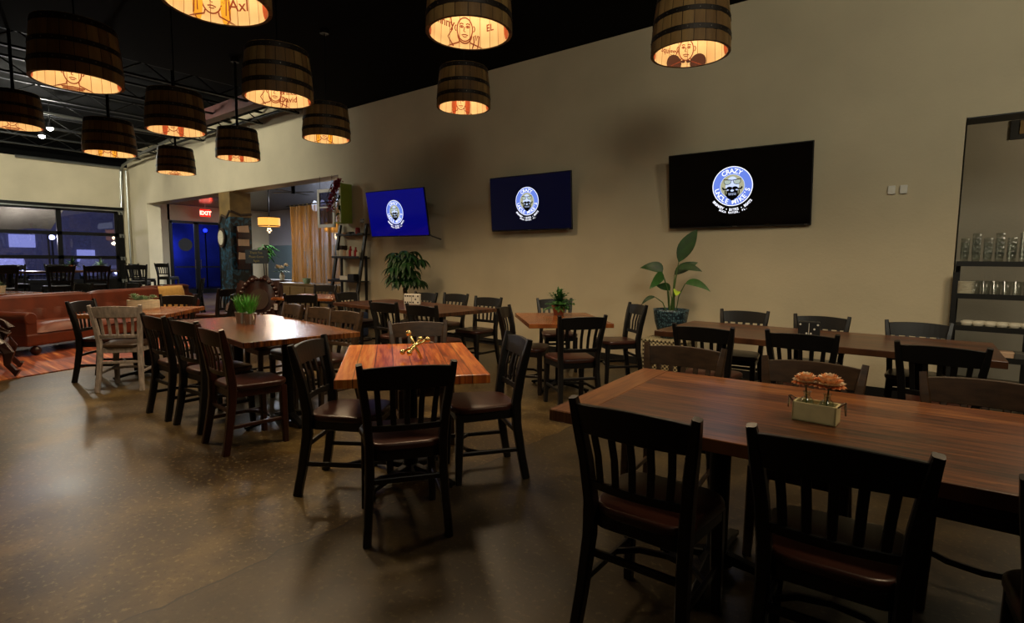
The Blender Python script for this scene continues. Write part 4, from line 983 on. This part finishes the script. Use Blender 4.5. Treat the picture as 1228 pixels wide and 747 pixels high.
# flower caddy
t = thing('flower_caddy', 'cream wooden caddy on the long foreground table', 'caddy', (-.355, 2.41, TH), R(-3))
w_, d_, h_ = .155, .085, .075
s = MB(); s.box((0, -d_/2+.004, h_/2), (w_, .008, h_)); s.box((0, d_/2-.004, h_/2), (w_, .008, h_)); s.box((0, 0, .004), (w_, d_, .008)); s.box((0, 0, h_*.45), (.006, d_-.01, h_*.8))
for sx in (-1, 1): s.box((sx*(w_/2-.004), 0, h_/2), (.008, d_, h_))
s.build('box', 'cream_paint', t, bevel=.0015)
for sx in (-1, 1):
    s = MB(); s.tube([(sx*(w_/2+.001), -.025, h_*.95), (sx*(w_/2+.02), -.012, h_+.012), (sx*(w_/2+.024), .0, h_*.55), (sx*(w_/2+.02), .012, h_+.012), (sx*(w_/2+.001), .025, h_*.95)], .0035); s.build('handle', 'chrome', t)
for sx, lab, fl in ((-1, 'left small glass bottle in the cream caddy', 'left orange flower standing in the cream caddy'), (1, 'right small glass bottle in the cream caddy', 'right and larger orange flower standing in the cream caddy')):
    bx_ = -.355+sx*.036; by_ = 2.41-sx*.002
    s = MB(); s.lathe([(0, 0), (.025, 0), (.027, .005), (.027, .06), (.022, .075), (.012, .085), (.012, .1), (.015, .103), (.015, .107), (.0105, .107), (.0105, .085), (.02, .073), (.0245, .058), (.0245, .007), (0, .005)], seg=24)
    b = s.build('glass_bottle', 'bottle_glass', smooth=True); b.location = (bx_, by_, TH+.009); tag(b, lab, 'bottle', 'bottles in the flower caddy')
    f = thing('orange_flower', fl, 'flower', (bx_, by_, TH+.02), 0, 'orange flowers in the caddy'); r_ = .052+.008*(sx > 0)
    MB().tube([(0, 0, 0), (0, -.002, .06), (sx*.004, -.008, .118)], .003).build('stem', 'stem_green', f)
    s = MB(); s2 = MB(); c0 = Vector((sx*.004, -.01, .128))
    for ring_ in range(6):
        n = 16-ring_*2; e = -.15+ring_*.27
        for q in range(n):
            a = 2*PI*(q+.5*(ring_ % 2))/n; dd = Vector((math.cos(a)*math.cos(e), math.sin(a)*math.cos(e), math.sin(e))); leaf(s if ring_ % 2 == 0 else s2, c0+dd*r_*.25, dd, r_*(.8-.03*ring_), r_*.62, -.3, .3, 5)
    s.build('petals', 'orange_petal', f, recalc=False); s2.build('petals', 'peach_petal', f, recalc=False)
# small plants on the far tables
def tiny_pot(loc, lab, potm, leafm, size=.16):
    t = thing('potted_plant', lab, 'plant', loc); MB().lathe([(0, 0), (.06, 0), (.08, .12), (.07, .12), (0, .11)], seg=20).build('pot', potm, t)
    s = MB(); rnd = random.Random(11)
    for k in range(36): a = rnd.uniform(0, 2*PI); e = rnd.uniform(.1, 1.4); leaf(s, (0, 0, .11), (math.cos(a)*math.cos(e), math.sin(a)*math.cos(e), math.sin(e)), size*rnd.uniform(.8, 1.2), .045, .8, .15, 4)
    s.build('foliage', leafm, t, recalc=False)
tiny_pot((-14.9, 3.93, 1.07), 'small leafy plant standing on a high table before the roll-up door', 'tin', 'leaf_pale'); tiny_pot((-15.45, 3.55, 1.07), 'small plant in an orange pot before the roll-up door', 'terracotta', 'leaf_dark', .2)
tiny_pot((-12.3, 1.85, TH), 'pale pot with small plant on the far left table', 'ceramic', 'leaf_pale', .08)

# ================================================================ BACK ROOM, CURTAIN, LADDER SHELF
s = MB(); s.grid(lambda u, v: (-13.35+2.65*u, 7.65+.055*math.sin(u*PI*26)+.03*math.sin(u*41+v*2), .78+1.92*v), 200, 10)
t = thing('gold_curtain', 'sheer gold striped curtain hanging across the wide opening', 'curtain', (0, 0, 0)); s.build('cloth', 'gold_gauze', t, smooth=True, recalc=False)
MB().tube([(-13.5, 7.65, 2.73), (-10.5, 7.65, 2.73)], .018).build('curtain_rod', 'black_metal', t)
s = MB()
for k in range(14): s.lathe([(.03, -.006), (.03, .006)], (-13.3+k*.2, 7.65, 2.73), seg=12)
s.build('rings', 'gold', t)
t = thing('sideboard', 'pale ochre wooden counter standing before the gold curtain', 'counter', (-11.9, 7.35, 0))
MB().box((0, 0, .37), (2.7, .36, .74)).build('body', 'ochre_wood', t); MB().box((0, 0, .76), (2.8, .42, .04)).build('counter_top', 'ochre_wood', t, bevel=.005)
for k in range(4): o = MB().box((-1.0+k*.67, -.19, .4), (.6, .02, .58)).build('door', 'ochre_wood', t, bevel=.006); MB().ball((-1.0+k*.67+.2, -.21, .42), .018).build('knob', 'black_metal', o)
tag(MB().lathe([(0, 0), (.06, 0), (.085, .05), (.1, .13), (.09, .13), (.07, .04), (0, .01)], (-12.1, 7.32, .78), seg=20).build('bowl', 'leaf_pale'), 'small greenish bowl on the ochre counter under the curtain', 'bowl')
def drum_lamp(x, y, z, lab, top):
    t = thing('drum_lamp', lab, 'pendant lamp', (x, y, z), 0, 'amber drum lamps')
    s = MB(); s.lathe([(.30, -.13), (.30, .13), (.295, .13), (.295, -.13)], seg=32); s.build('lamp_shade', 'lamp_shade_glow', t)
    s = MB(); s.lathe([(.303, .11), (.306, .135), (.29, .135)], seg=32); s.lathe([(.303, -.11), (.306, -.135), (.29, -.135)], seg=32); s.build('shade_trim', 'hoop_iron', t)
    MB().cyl((0, 0, -.08), (0, 0, top-z), .012).build('hanging_rod', 'black_metal', t)
    s = MB()
    for k in range(5): s.ball((.05*math.cos(k*1.26), .05*math.sin(k*1.26), -.2-.05*(k % 2)), .022, seg=8)
    s.ball((0, 0, -.3), .03); s.build('crystal_drops', 'crystal_glow', t)
drum_lamp(-15.55, 8.25, 2.44, 'amber drum lamp with crystal drops left of the gold curtain', 3.31); drum_lamp(-13.2, 8.9, 2.25, 'amber drum lamp glowing through the gold curtain', 3.31)
t = thing('ceiling_fan', 'dark ceiling fan above the left drum lamp', 'fan', (-13.6, 7.9, 3.12)); MB().cyl((0, 0, -.04), (0, 0, .19), .05).build('motor', 'black_metal', t)
for k in range(4):
    a = k*PI/2+.4; s = MB(); s.box((.36, 0, 0), (.5, .12, .012)); s.xform(Matrix.Rotation(a, 4, 'Z')); s.build('blade', 'black_paint', t)
tag(MB().box((-14.3, 11.7, 3.05), (6.5, .06, .12)).build('roof_strut', 'joist_metal'), 'dark horizontal strut under the back room ceiling', 'beam')
MBx = MB().box((-20.9, 9.4, 1.55), (.12, .12, 3.1)); struct('trim_4', MBx, 'black_paint')
t = thing('glass_pendant_rail', 'row of small pale glass pendants glimpsed above the gold curtain', 'pendant lamp', (-12.6, 9.0, 2.95))
MB().cyl((-1.9, 0, .1), (1.9, 0, .1), .012).build('rail', 'black_metal', t)
MB().cyl((0, 0, .1), (0, 0, .36), .012).build('hanging_rod', 'black_metal', t)
for k in range(10): s = MB(); s.lathe([(.03, .1), (.09, -.02), (.085, -.14), (.04, -.2), (0, -.2)], (-1.75+k*.39, 0, 0), seg=14); s.build('glass_shade', 'pendant_white', t)
tag(MB().box((-15.4, 10.75, 1.98), (.5, .16, .34)).build('speaker_box', 'black_paint', bevel=.01), 'black speaker box standing on the grey partition', 'speaker')
s = MB(); s.xform(Matrix.Identity(4))
t = thing('menu_board', 'small black letter board above the carved armchair', 'sign', (-14.15, 7.14, 1.42), R(24))
MB().box((0, 0, 0), (.68, .03, .36)).build('board', 'black_paint', t, bevel=.004)
s = MB()
for k, w_ in enumerate(('Thank You', 'Please Come', 'Again')): add_text(s, w_, .085, lambda x, y, k=k: (x, -.018, y+.075-k*.105))
s.build('lettering', 'gold', t); 
for sx in (-1, 1): MB().tube([(sx*.2, .02, -.18), (sx*.2, .05, -1.42)], .012).build('leg', 'black_metal', t)
t = thing('host_stand', 'dark wooden counter behind the carved armchair', 'counter', (-14.12, 7.62, 0)); MB().box((0, 0, .4), (1.3, .44, .78)).build('body', 'carved_wood', t, bevel=.01); MB().box((0, 0, .795), (1.4, .5, .03)).build('counter_top', 'carved_wood', t)
t = thing('flower_bunch', 'cream flowers in a vase under the letter board', 'flower', (-13.85, 7.66, .81)); s = MB(); s.lathe([(0, 0), (.05, 0), (.07, .1), (.04, .2), (0, .2)], seg=18); s.build('vase', 'ceramic', t)
s = MB(); s2 = MB(); rnd = random.Random(4)
for k in range(7):
    c0 = Vector((rnd.uniform(-.15, .15), rnd.uniform(-.08, .08), .32+rnd.uniform(-.04, .08)))
    s2.tube([(0, 0, .18), c0], .005)
    for q in range(18): a = q*2.4; e = -.2+q*.08; leaf(s, c0, (math.cos(a)*math.cos(e), math.sin(a)*math.cos(e), math.sin(e)), .08, .05, 0, .2, 3)
for k in range(14): a = k*.45; leaf(s2, (0, 0, .2), (math.cos(a), math.sin(a), .5), .25, .06, .8)
s.build('petals', 'peach_petal', t, recalc=False); s2.build('foliage', 'leaf_mid', t, recalc=False)
t = thing('potted_plant', 'leafy plant behind the letter board under the left drum lamp', 'plant', (-16.3, 8.5, 0)); MB().lathe([(0, 0), (.16, 0), (.2, .4), (0, .4)], seg=20).build('pot', 'black_paint', t); MB().tube([(0, 0, .4), (.02, 0, 1.0), (0, 0, 1.55)], .02).build('trunk', 'bark', t)
s = MB(); rnd = random.Random(14)
for k in range(70): a = rnd.uniform(0, 2*PI); e = rnd.uniform(-.2, 1); leaf(s, (0, 0, 1.5+rnd.uniform(-.1, .25)), (math.cos(a)*math.cos(e), math.sin(a)*math.cos(e), math.sin(e)), rnd.uniform(.25, .5), .08, 1.4)
s.build('foliage', 'leaf_matte', t, recalc=False)
# hanging white sash and flower box at the wall end
t = thing('window_sash', 'old white two pane window sash hung at the wall end', 'frame', (-10.38, 6.78, 2.455), R(4))
s = MB()
for x in (-.25, .25): s.box((x, 0, 0), (.07, .035, .8))
for z in (-.37, .37): s.box((0, 0, z), (.57, .035, .07))
s.box((0, 0, .02), (.5, .03, .03)); s.build('frame', 'white_paint', t, bevel=.004); MB().box((0, 0, 0), (.48, .004, .7)).build('window_pane', 'window_glass', t)
s = MB(); s.tube([(-.2, 0, .4), (-.2, .0, .68)], .004); s.tube([(.2, 0, .4), (.2, .0, .68)], .004); s.build('hanging_wire', 'black_metal', t)
t = thing('flower_box', 'green framed wall box holding crimson flowers at the wall end', 'wall planter', (-9.60, 6.64, 2.49))
s = MB(); s.box((0, .10, 0), (.26, .02, .78)); s.box((.13, 0, 0), (.02, .26, .78)); s.box((-.0, 0, -.38), (.26, .24, .02)); s.build('box', 'green_paint', t, bevel=.003)
s = MB(); rnd = random.Random(6)
for k in range(130):
    u = rnd.random(); c0 = Vector((.02-.30*u+rnd.uniform(-.05, .05), -.08+rnd.uniform(-.05, .05), .42-.5*u*u+rnd.uniform(-.07, .07)))
    for q in range(4): leaf(s, c0, (rnd.uniform(-1, 1), rnd.uniform(-1, 1), rnd.uniform(-.6, .8)), .06, .045, .2, .2, 3)
s.build('petals', 'crimson_petal', t, recalc=False)
s = MB()
for k in range(34): a = rnd.uniform(0, 2*PI); leaf(s, (.0+rnd.uniform(-.05, .06), -.06, -.1+rnd.uniform(-.22, .3)), (math.cos(a), math.sin(a)-.4, rnd.uniform(-.8, .3)), .11, .05, .8)
s.build('foliage', 'leaf_dark', t, recalc=False)
s = MB(); s.tube([(0, 0, -.36), (-.08, -.05, .1), (-.25, -.08, .4), (-.42, -.08, .15)], .008); s.build('stem', 'bark', t)
# ladder shelf
LS = (-9.42, 6.45)
t = thing('ladder_shelf', 'black leaning ladder shelf with bottles and cups at the wall end', 'shelf', (LS[0], LS[1], 0))
for sx in (-1, 1):
    s = MB(); s.sweep([(sx*.44, -.06, .0), (sx*.44, .31, 2.08)], (.024, .04), (1, 0, 0)); s.build('side_rail', 'black_wood', t)
    s = MB(); s.sweep([(sx*.41, .30, .0), (sx*.41, .30, 1.45)], (.018, .03), (1, 0, 0)); s.build('rear_leg', 'black_wood', t)
shz = [(1.87, .24, .16), (1.41, .18, .26), (.94, .12, .34), (.48, .08, .40)]
for z, yc, dp in shz:
    s = MB(); s.box((0, yc+.05, z), (.9, dp, .022)); s.box((0, yc+.05-dp/2, z+.012), (.9, .015, .04)); s.build('shelf_board', 'black_wood', t)
def small(name, mb, mat, loc, lab, cat, group='small goods on the ladder shelf', **k):
    o = mb.build(name, mat, **k); o.location = loc; return tag(o, lab, cat, group)
def bottle_mb(h, r): return MB().lathe([(0, 0), (r, 0), (r, h*.6), (r*.4, h*.75), (r*.4, h*.95), (r*.5, h), (0, h)], seg=14)
gx, gy = LS
for k, (dx, m_, h_, lab) in enumerate(((-.28, 'ceramic', .14, 'white cup at the left of the second ladder shelf'), (-.18, 'ceramic', .15, 'cream jar beside the white cup on the second ladder shelf'), (-.06, 'card', .14, 'tan jar on the second ladder shelf'), (.04, 'ceramic', .2, 'white bottle on the second ladder shelf'), (.12, 'red_plastic', .22, 'red bottle, left one on the second ladder shelf'), (.21, 'ivory', .2, 'ivory bottle on the second ladder shelf'), (.29, 'red_plastic', .2, 'red bottle, right one on the second ladder shelf'), (.37, 'ceramic', .16, 'small white bottle at the right of the second ladder shelf'))):
    small('bottle', bottle_mb(h_, .038) if k > 2 else MB().lathe([(0, 0), (.045, 0), (.048, h_), (.04, h_), (.038, .01), (0, .01)], seg=16), m_, (gx+dx, gy+.15, 1.421), lab, 'bottle' if k > 2 else 'jar')
small('wooden_crate', MB().box((0, 0, .12), (.22, .2, .24)), 'carved_wood', (gx-.42, gy+.34, 1.421), 'brown crate at the left of the second ladder shelf', 'box', bevel=.004)
small('jar', MB().lathe([(0, 0), (.05, 0), (.05, .11), (.03, .13), (0, .13)], seg=16), 'red_plastic', (gx+.24, gy+.24, 1.881), 'red jar on the top ladder shelf', 'jar')
small('bowl', MB().lathe([(0, 0), (.05, 0), (.08, .04), (.075, .04), (0, .008)], seg=16), 'card', (gx-.15, gy+.24, 1.881), 'small tan dish on the top ladder shelf', 'bowl')
small('jar', MB().lathe([(0, 0), (.06, 0), (.06, .05), (0, .05)], seg=16), 'black_paint', (gx+.03, gy+.24, 1.881), 'low black tin on the top ladder shelf', 'jar')
t = thing('small_flag', 'tiny white crossed marker standing on the top ladder shelf', 'ornament', (gx+.36, gy+.22, 1.881)); MB().cyl((0, 0, 0), (0, 0, .3), .006).build('pole', 'ivory', t); s = MB(); s.box((.055, 0, .25), (.12, .006, .075)); s.build('cloth', 'black_paint', t); s = MB(); s.box((.055, -.004, .25), (.12, .002, .014)); s.box((.055, -.004, .25), (.014, .002, .075)); s.build('cross', 'ivory', t)
small('box', MB().box((0, 0, .05), (.24, .18, .1)), 'ivory', (gx+.06, gy+.10, .951), 'white box on the third ladder shelf', 'box', bevel=.003)
small('box', MB().box((0, 0, .07), (.2, .18, .14)), 'black_paint', (gx+.3, gy+.10, .951), 'black box on the third ladder shelf', 'box', bevel=.003)
small('book', MB().box((0, 0, .02), (.2, .16, .04)), 'blue_cloth', (gx-.2, gy+.10, .951), 'dark book lying on the third ladder shelf', 'book')
small('bowl', MB().lathe([(0, 0), (.06, 0), (.1, .06), (.09, .06), (0, .01)], seg=18), 'ceramic', (gx-.2, gy+.05, .491), 'white bowl on the lowest ladder shelf', 'bowl')
small('folded_cloth', MB().box((0, 0, .05), (.34, .24, .1), R(14)), 'birch', (gx+.15, gy+.04, .491), 'folded pale cloth on the lowest ladder shelf', 'cloth', bevel=.02, seg=2)
s = MB(); s.prism([(-.16, -.1), (.16, -.1), (.12, .1), (-.12, .1)], 0, .44); tag(s.build('blue_bag', 'blue_cloth', bevel=.04, seg=2), 'dark blue bag on the floor beside the ladder shelf', 'bag').location = (-8.2, 6.0, 0)

# ================================================================ GLASSWARE SHELF IN THE RIGHT DOORWAY
t = thing('glassware_shelf', 'dark four tier shelf with glasses and cups in the right doorway', 'shelf', (.40, 7.2, 0))
SX = .29
s = MB(); 
for x, y, h in ((-SX, -.46, 1.32), (SX, -.46, 1.32)): 
    MB().box((x, y, h/2), (.04, .05, h)).build('post', 'shelf_steel', t)
for x in (-SX+.02, SX): MB().box((x, .0, .83), (.04, .05, 1.66) if False else (.04, .05, 1.42)).build('post', 'shelf_steel', t).location = (0, .02, -.12)
s.bm.free()
SH = [(1.40, .0, .30), (1.09, -.12, .5), (.79, -.2, .56), (.52, -.24, .6)]
for z, yc, dp in SH:
    s = MB(); s.box((.0, yc, z), (2*SX, dp, .02)); s.box((0, yc-dp/2, z+.005), (2*SX, .02, .05)); s.build('shelf_board', 'shelf_steel', t)
def tumbler(h, r): return MB().lathe([(0, 0), (r*.8, 0), (r, h), (r-.003, h), (r*.8-.003, .008), (0, .008)], seg=14)
g0 = tumbler(.115, .036).build('drinking_glass', 'clear_glass', smooth=True); tag(g0, 'clear glass in the stacks on the top shelf of the doorway unit', 'glass', 'stacked glasses on the top shelf'); first = True
for k in range(6):
    for r_ in range(2):
        for j in range(4 + (k % 2)):
            o = g0 if first else g0.copy()
            if not first: C.objects.link(o)
            first = False; o.location = (.40-.23+k*.088, 7.2-.07+r_*.11, 1.411+j*.045)
g1 = tumbler(.14, .038).build('drinking_glass', 'clear_glass', smooth=True); tag(g1, 'clear tumbler on the second shelf of the doorway unit', 'glass', 'tumblers on the second shelf'); first = True
for k in range(6):
    for r_ in range(2):
        o = g1 if first else g1.copy()
        if not first: C.objects.link(o)
        first = False; o.location = (.40-.13+k*.075, 7.2-.28+r_*.1, 1.101)
p0 = MB().lathe([(0, 0), (.05, 0), (.08, .012), (.078, .014), (.05, .004), (0, .004)], seg=28).build('plate', 'ceramic', smooth=True); tag(p0, 'white plate in the stack left of the tumblers', 'plate', 'stacked plates'); p0.location = (.40-.215, 7.2-.27, 1.101)
for k in range(1, 11): o = p0.copy(); C.objects.link(o); o.location = (.40-.215, 7.2-.27, 1.101+k*.012)
c0_ = MB().lathe([(0, 0), (.03, 0), (.045, .03), (.048, .055), (.045, .055), (.042, .03), (0, .006)], seg=22).build('cup', 'ceramic', smooth=True); tag(c0_, 'white cup in the row on the third shelf of the doorway unit', 'cup', 'white cups'); first = True
for k in range(6):
    for r_ in range(2):
        o = c0_ if first else c0_.copy()
        if not first: C.objects.link(o)
        first = False; o.location = (.40-.18+k*.085+.02*r_, 7.2-.40+r_*.11, .801)
for k, (x, y, m_, lab) in enumerate(((-.18, -.4, 'terracotta', 'red brown caddy on the lowest doorway shelf'), (-.02, -.42, 'tin', 'tin of cutlery on the lowest doorway shelf'), (.13, -.4, 'card', 'tan tray on the lowest doorway shelf'), (.23, -.42, 'tin', 'metal lidded pan at the right of the lowest doorway shelf'))):
    small('tray', MB().box((0, 0, .03), (.11, .16, .06)), m_, (.40+x, 7.2+y+.05, .531), lab, 'tray', 'trays on the lowest doorway shelf', bevel=.008)
t = thing('wall_vent', 'pale rectangular vent cover high on the wall behind the doorway', 'vent', (.98, 8.83, 2.98)); MB().box((0, 0, 0), (.9, .03, .22)).build('frame', 'black_paint', t); MB().box((.03, -.02, .02), (.8, .02, .15)).build('cover', 'mural_gold', t)

# ================================================================ LIGHT
def light(kind, name, loc, energy, col=(1, 1, 1), size=.1, rot=None, spot=None, blend=.5, sy=None):
    d = bpy.data.lights.new(name, kind); d.energy = energy; d.color = col
    if kind in ('POINT', 'SPOT'): d.shadow_soft_size = size
    if kind == 'AREA':
        d.size = size
        if sy: d.shape = 'RECTANGLE'; d.size_y = sy
    if kind == 'SPOT': d.spot_size = R(spot); d.spot_blend = blend
    o = bpy.data.objects.new(name, d); C.objects.link(o); o.location = loc
    if rot is not None: o.rotation_euler = rot
    return o
def aim(o, p): o.rotation_euler = (Vector(p)-o.location).to_track_quat('-Z', 'Y').to_euler(); return o
WARM = (1, .73, .44)
for (x, y, z) in lamp_spots:
    light('POINT', 'barrel_and_added_light', (x, y, z+.25), 4.6, (1, .78, .48), .03)
    light('SPOT', 'barrel_and_added_light', (x, y, z+.02), 105, WARM, .16, rot=(0, 0, 0), spot=150, blend=1.0)
for (x, y, z) in ((1.0, 4.7, 3.2),): light('SPOT', 'barrel_and_added_light', (x, y, z), 92, WARM, .05, rot=(0, 0, 0), spot=150, blend=1.0)  # extra spot added out of view, where no barrel hangs
NEUT = (1, .93, .72)
aim(light('SPOT', 'barrel_and_added_light', (.7, 2.6, 3.0), 75, WARM, .1, spot=72, blend=1.0), (-.35, 2.5, .78))  # hidden spot added without a barrel, to brighten the foreground table
aim(light('SPOT', 'wall_wash', (1.0, .2, 3.9), 235, NEUT, .55, spot=100, blend=.8), (-3.0, 6.8, 2.9))
aim(light('SPOT', 'wall_wash', (2.6, 2.6, 4.1), 170, NEUT, .3, spot=95, blend=.9), (-.2, 6.8, 2.6))
light('POINT', 'spot_glow', (-16.4, 3.4, 3.95), 110, (1, .97, .84), .1)
aim(light('SPOT', 'far_wash', (-14.0, 1.2, 4.5), 800, (1, .97, .80), .15, spot=120, blend=.7), (-15.5, 6.8, 3.2))
aim(light('SPOT', 'far_wash', (-16.5, 2.2, 4.4), 800, (1, .97, .80), .15, spot=110, blend=.7), (-22.3, 3.5, 3.6))
light('POINT', 'drum_light', (-15.55, 8.25, 2.2), 18, (1, .7, .4), .08); light('POINT', 'drum_light', (-13.2, 8.9, 2.0), 60, (1, .75, .45), .08)
light('AREA', 'back_room_light', (-16.8, 9.6, 3.25), 330, (.88, .92, 1), 1.0)
light('POINT', 'exit_glow', (-21.3, 9.1, 2.95), 2, (1, .05, .02), .05)
light('POINT', 'porch_blue', (-26.75, 9.75, 1.7), 48, (.32, .42, 1), .2)
light('POINT', 'service_light', (1.5, 7.5, 2.85), 26, (1, .85, .6), .1)
light('POINT', 'yard_light', (-38, 6, 5), 7000, (.75, .8, 1), .3); light('POINT', 'reflection_fill_light', (-23.9, 4.4, 2.0), 330, (1, .95, .8), .1)  # second lamp is added to brighten the sheet standing in for the reflection
w = bpy.data.worlds.new('night'); sc.world = w; w.use_nodes = True; w.node_tree.nodes['Background'].inputs[0].default_value = hx('#5c5878'); w.node_tree.nodes['Background'].inputs[1].default_value = .5

# ================================================================ CAMERA
cam = bpy.data.cameras.new('camera'); co = bpy.data.objects.new('camera', cam); C.objects.link(co); sc.camera = co
cam.sensor_width = 36; cam.lens = 653/1228*36; cam.clip_start = .05; cam.clip_end = 200
yaw, pitch, roll = .6660, .0945, .0096
f = Vector((-math.sin(yaw)*math.cos(pitch), math.cos(yaw)*math.cos(pitch), -math.sin(pitch))); r = Vector((math.cos(yaw), math.sin(yaw), 0)); u = r.cross(f)
r2 = r*math.cos(roll)+u*math.sin(roll); u2 = -r*math.sin(roll)+u*math.cos(roll)
co.matrix_world = Matrix(((r2.x, u2.x, -f.x, 0), (r2.y, u2.y, -f.y, 0), (r2.z, u2.z, -f.z, 1.4), (0, 0, 0, 1)))
sc.view_settings.view_transform = 'Standard'; sc.view_settings.look = 'None'; sc.view_settings.gamma = 1; sc.view_settings.exposure = 0.0
try: sc.view_settings.use_curve_mapping = False
except Exception: pass
sc.cycles.use_denoising = True; sc.cycles.sample_clamp_indirect = 4; sc.cycles.max_bounces = 8; sc.cycles.transparent_max_bounces = 64
for o in bpy.data.objects:
    if o.type == 'EMPTY' and 'category' in o and not o.get('label'): print('NOLABEL', o.name)
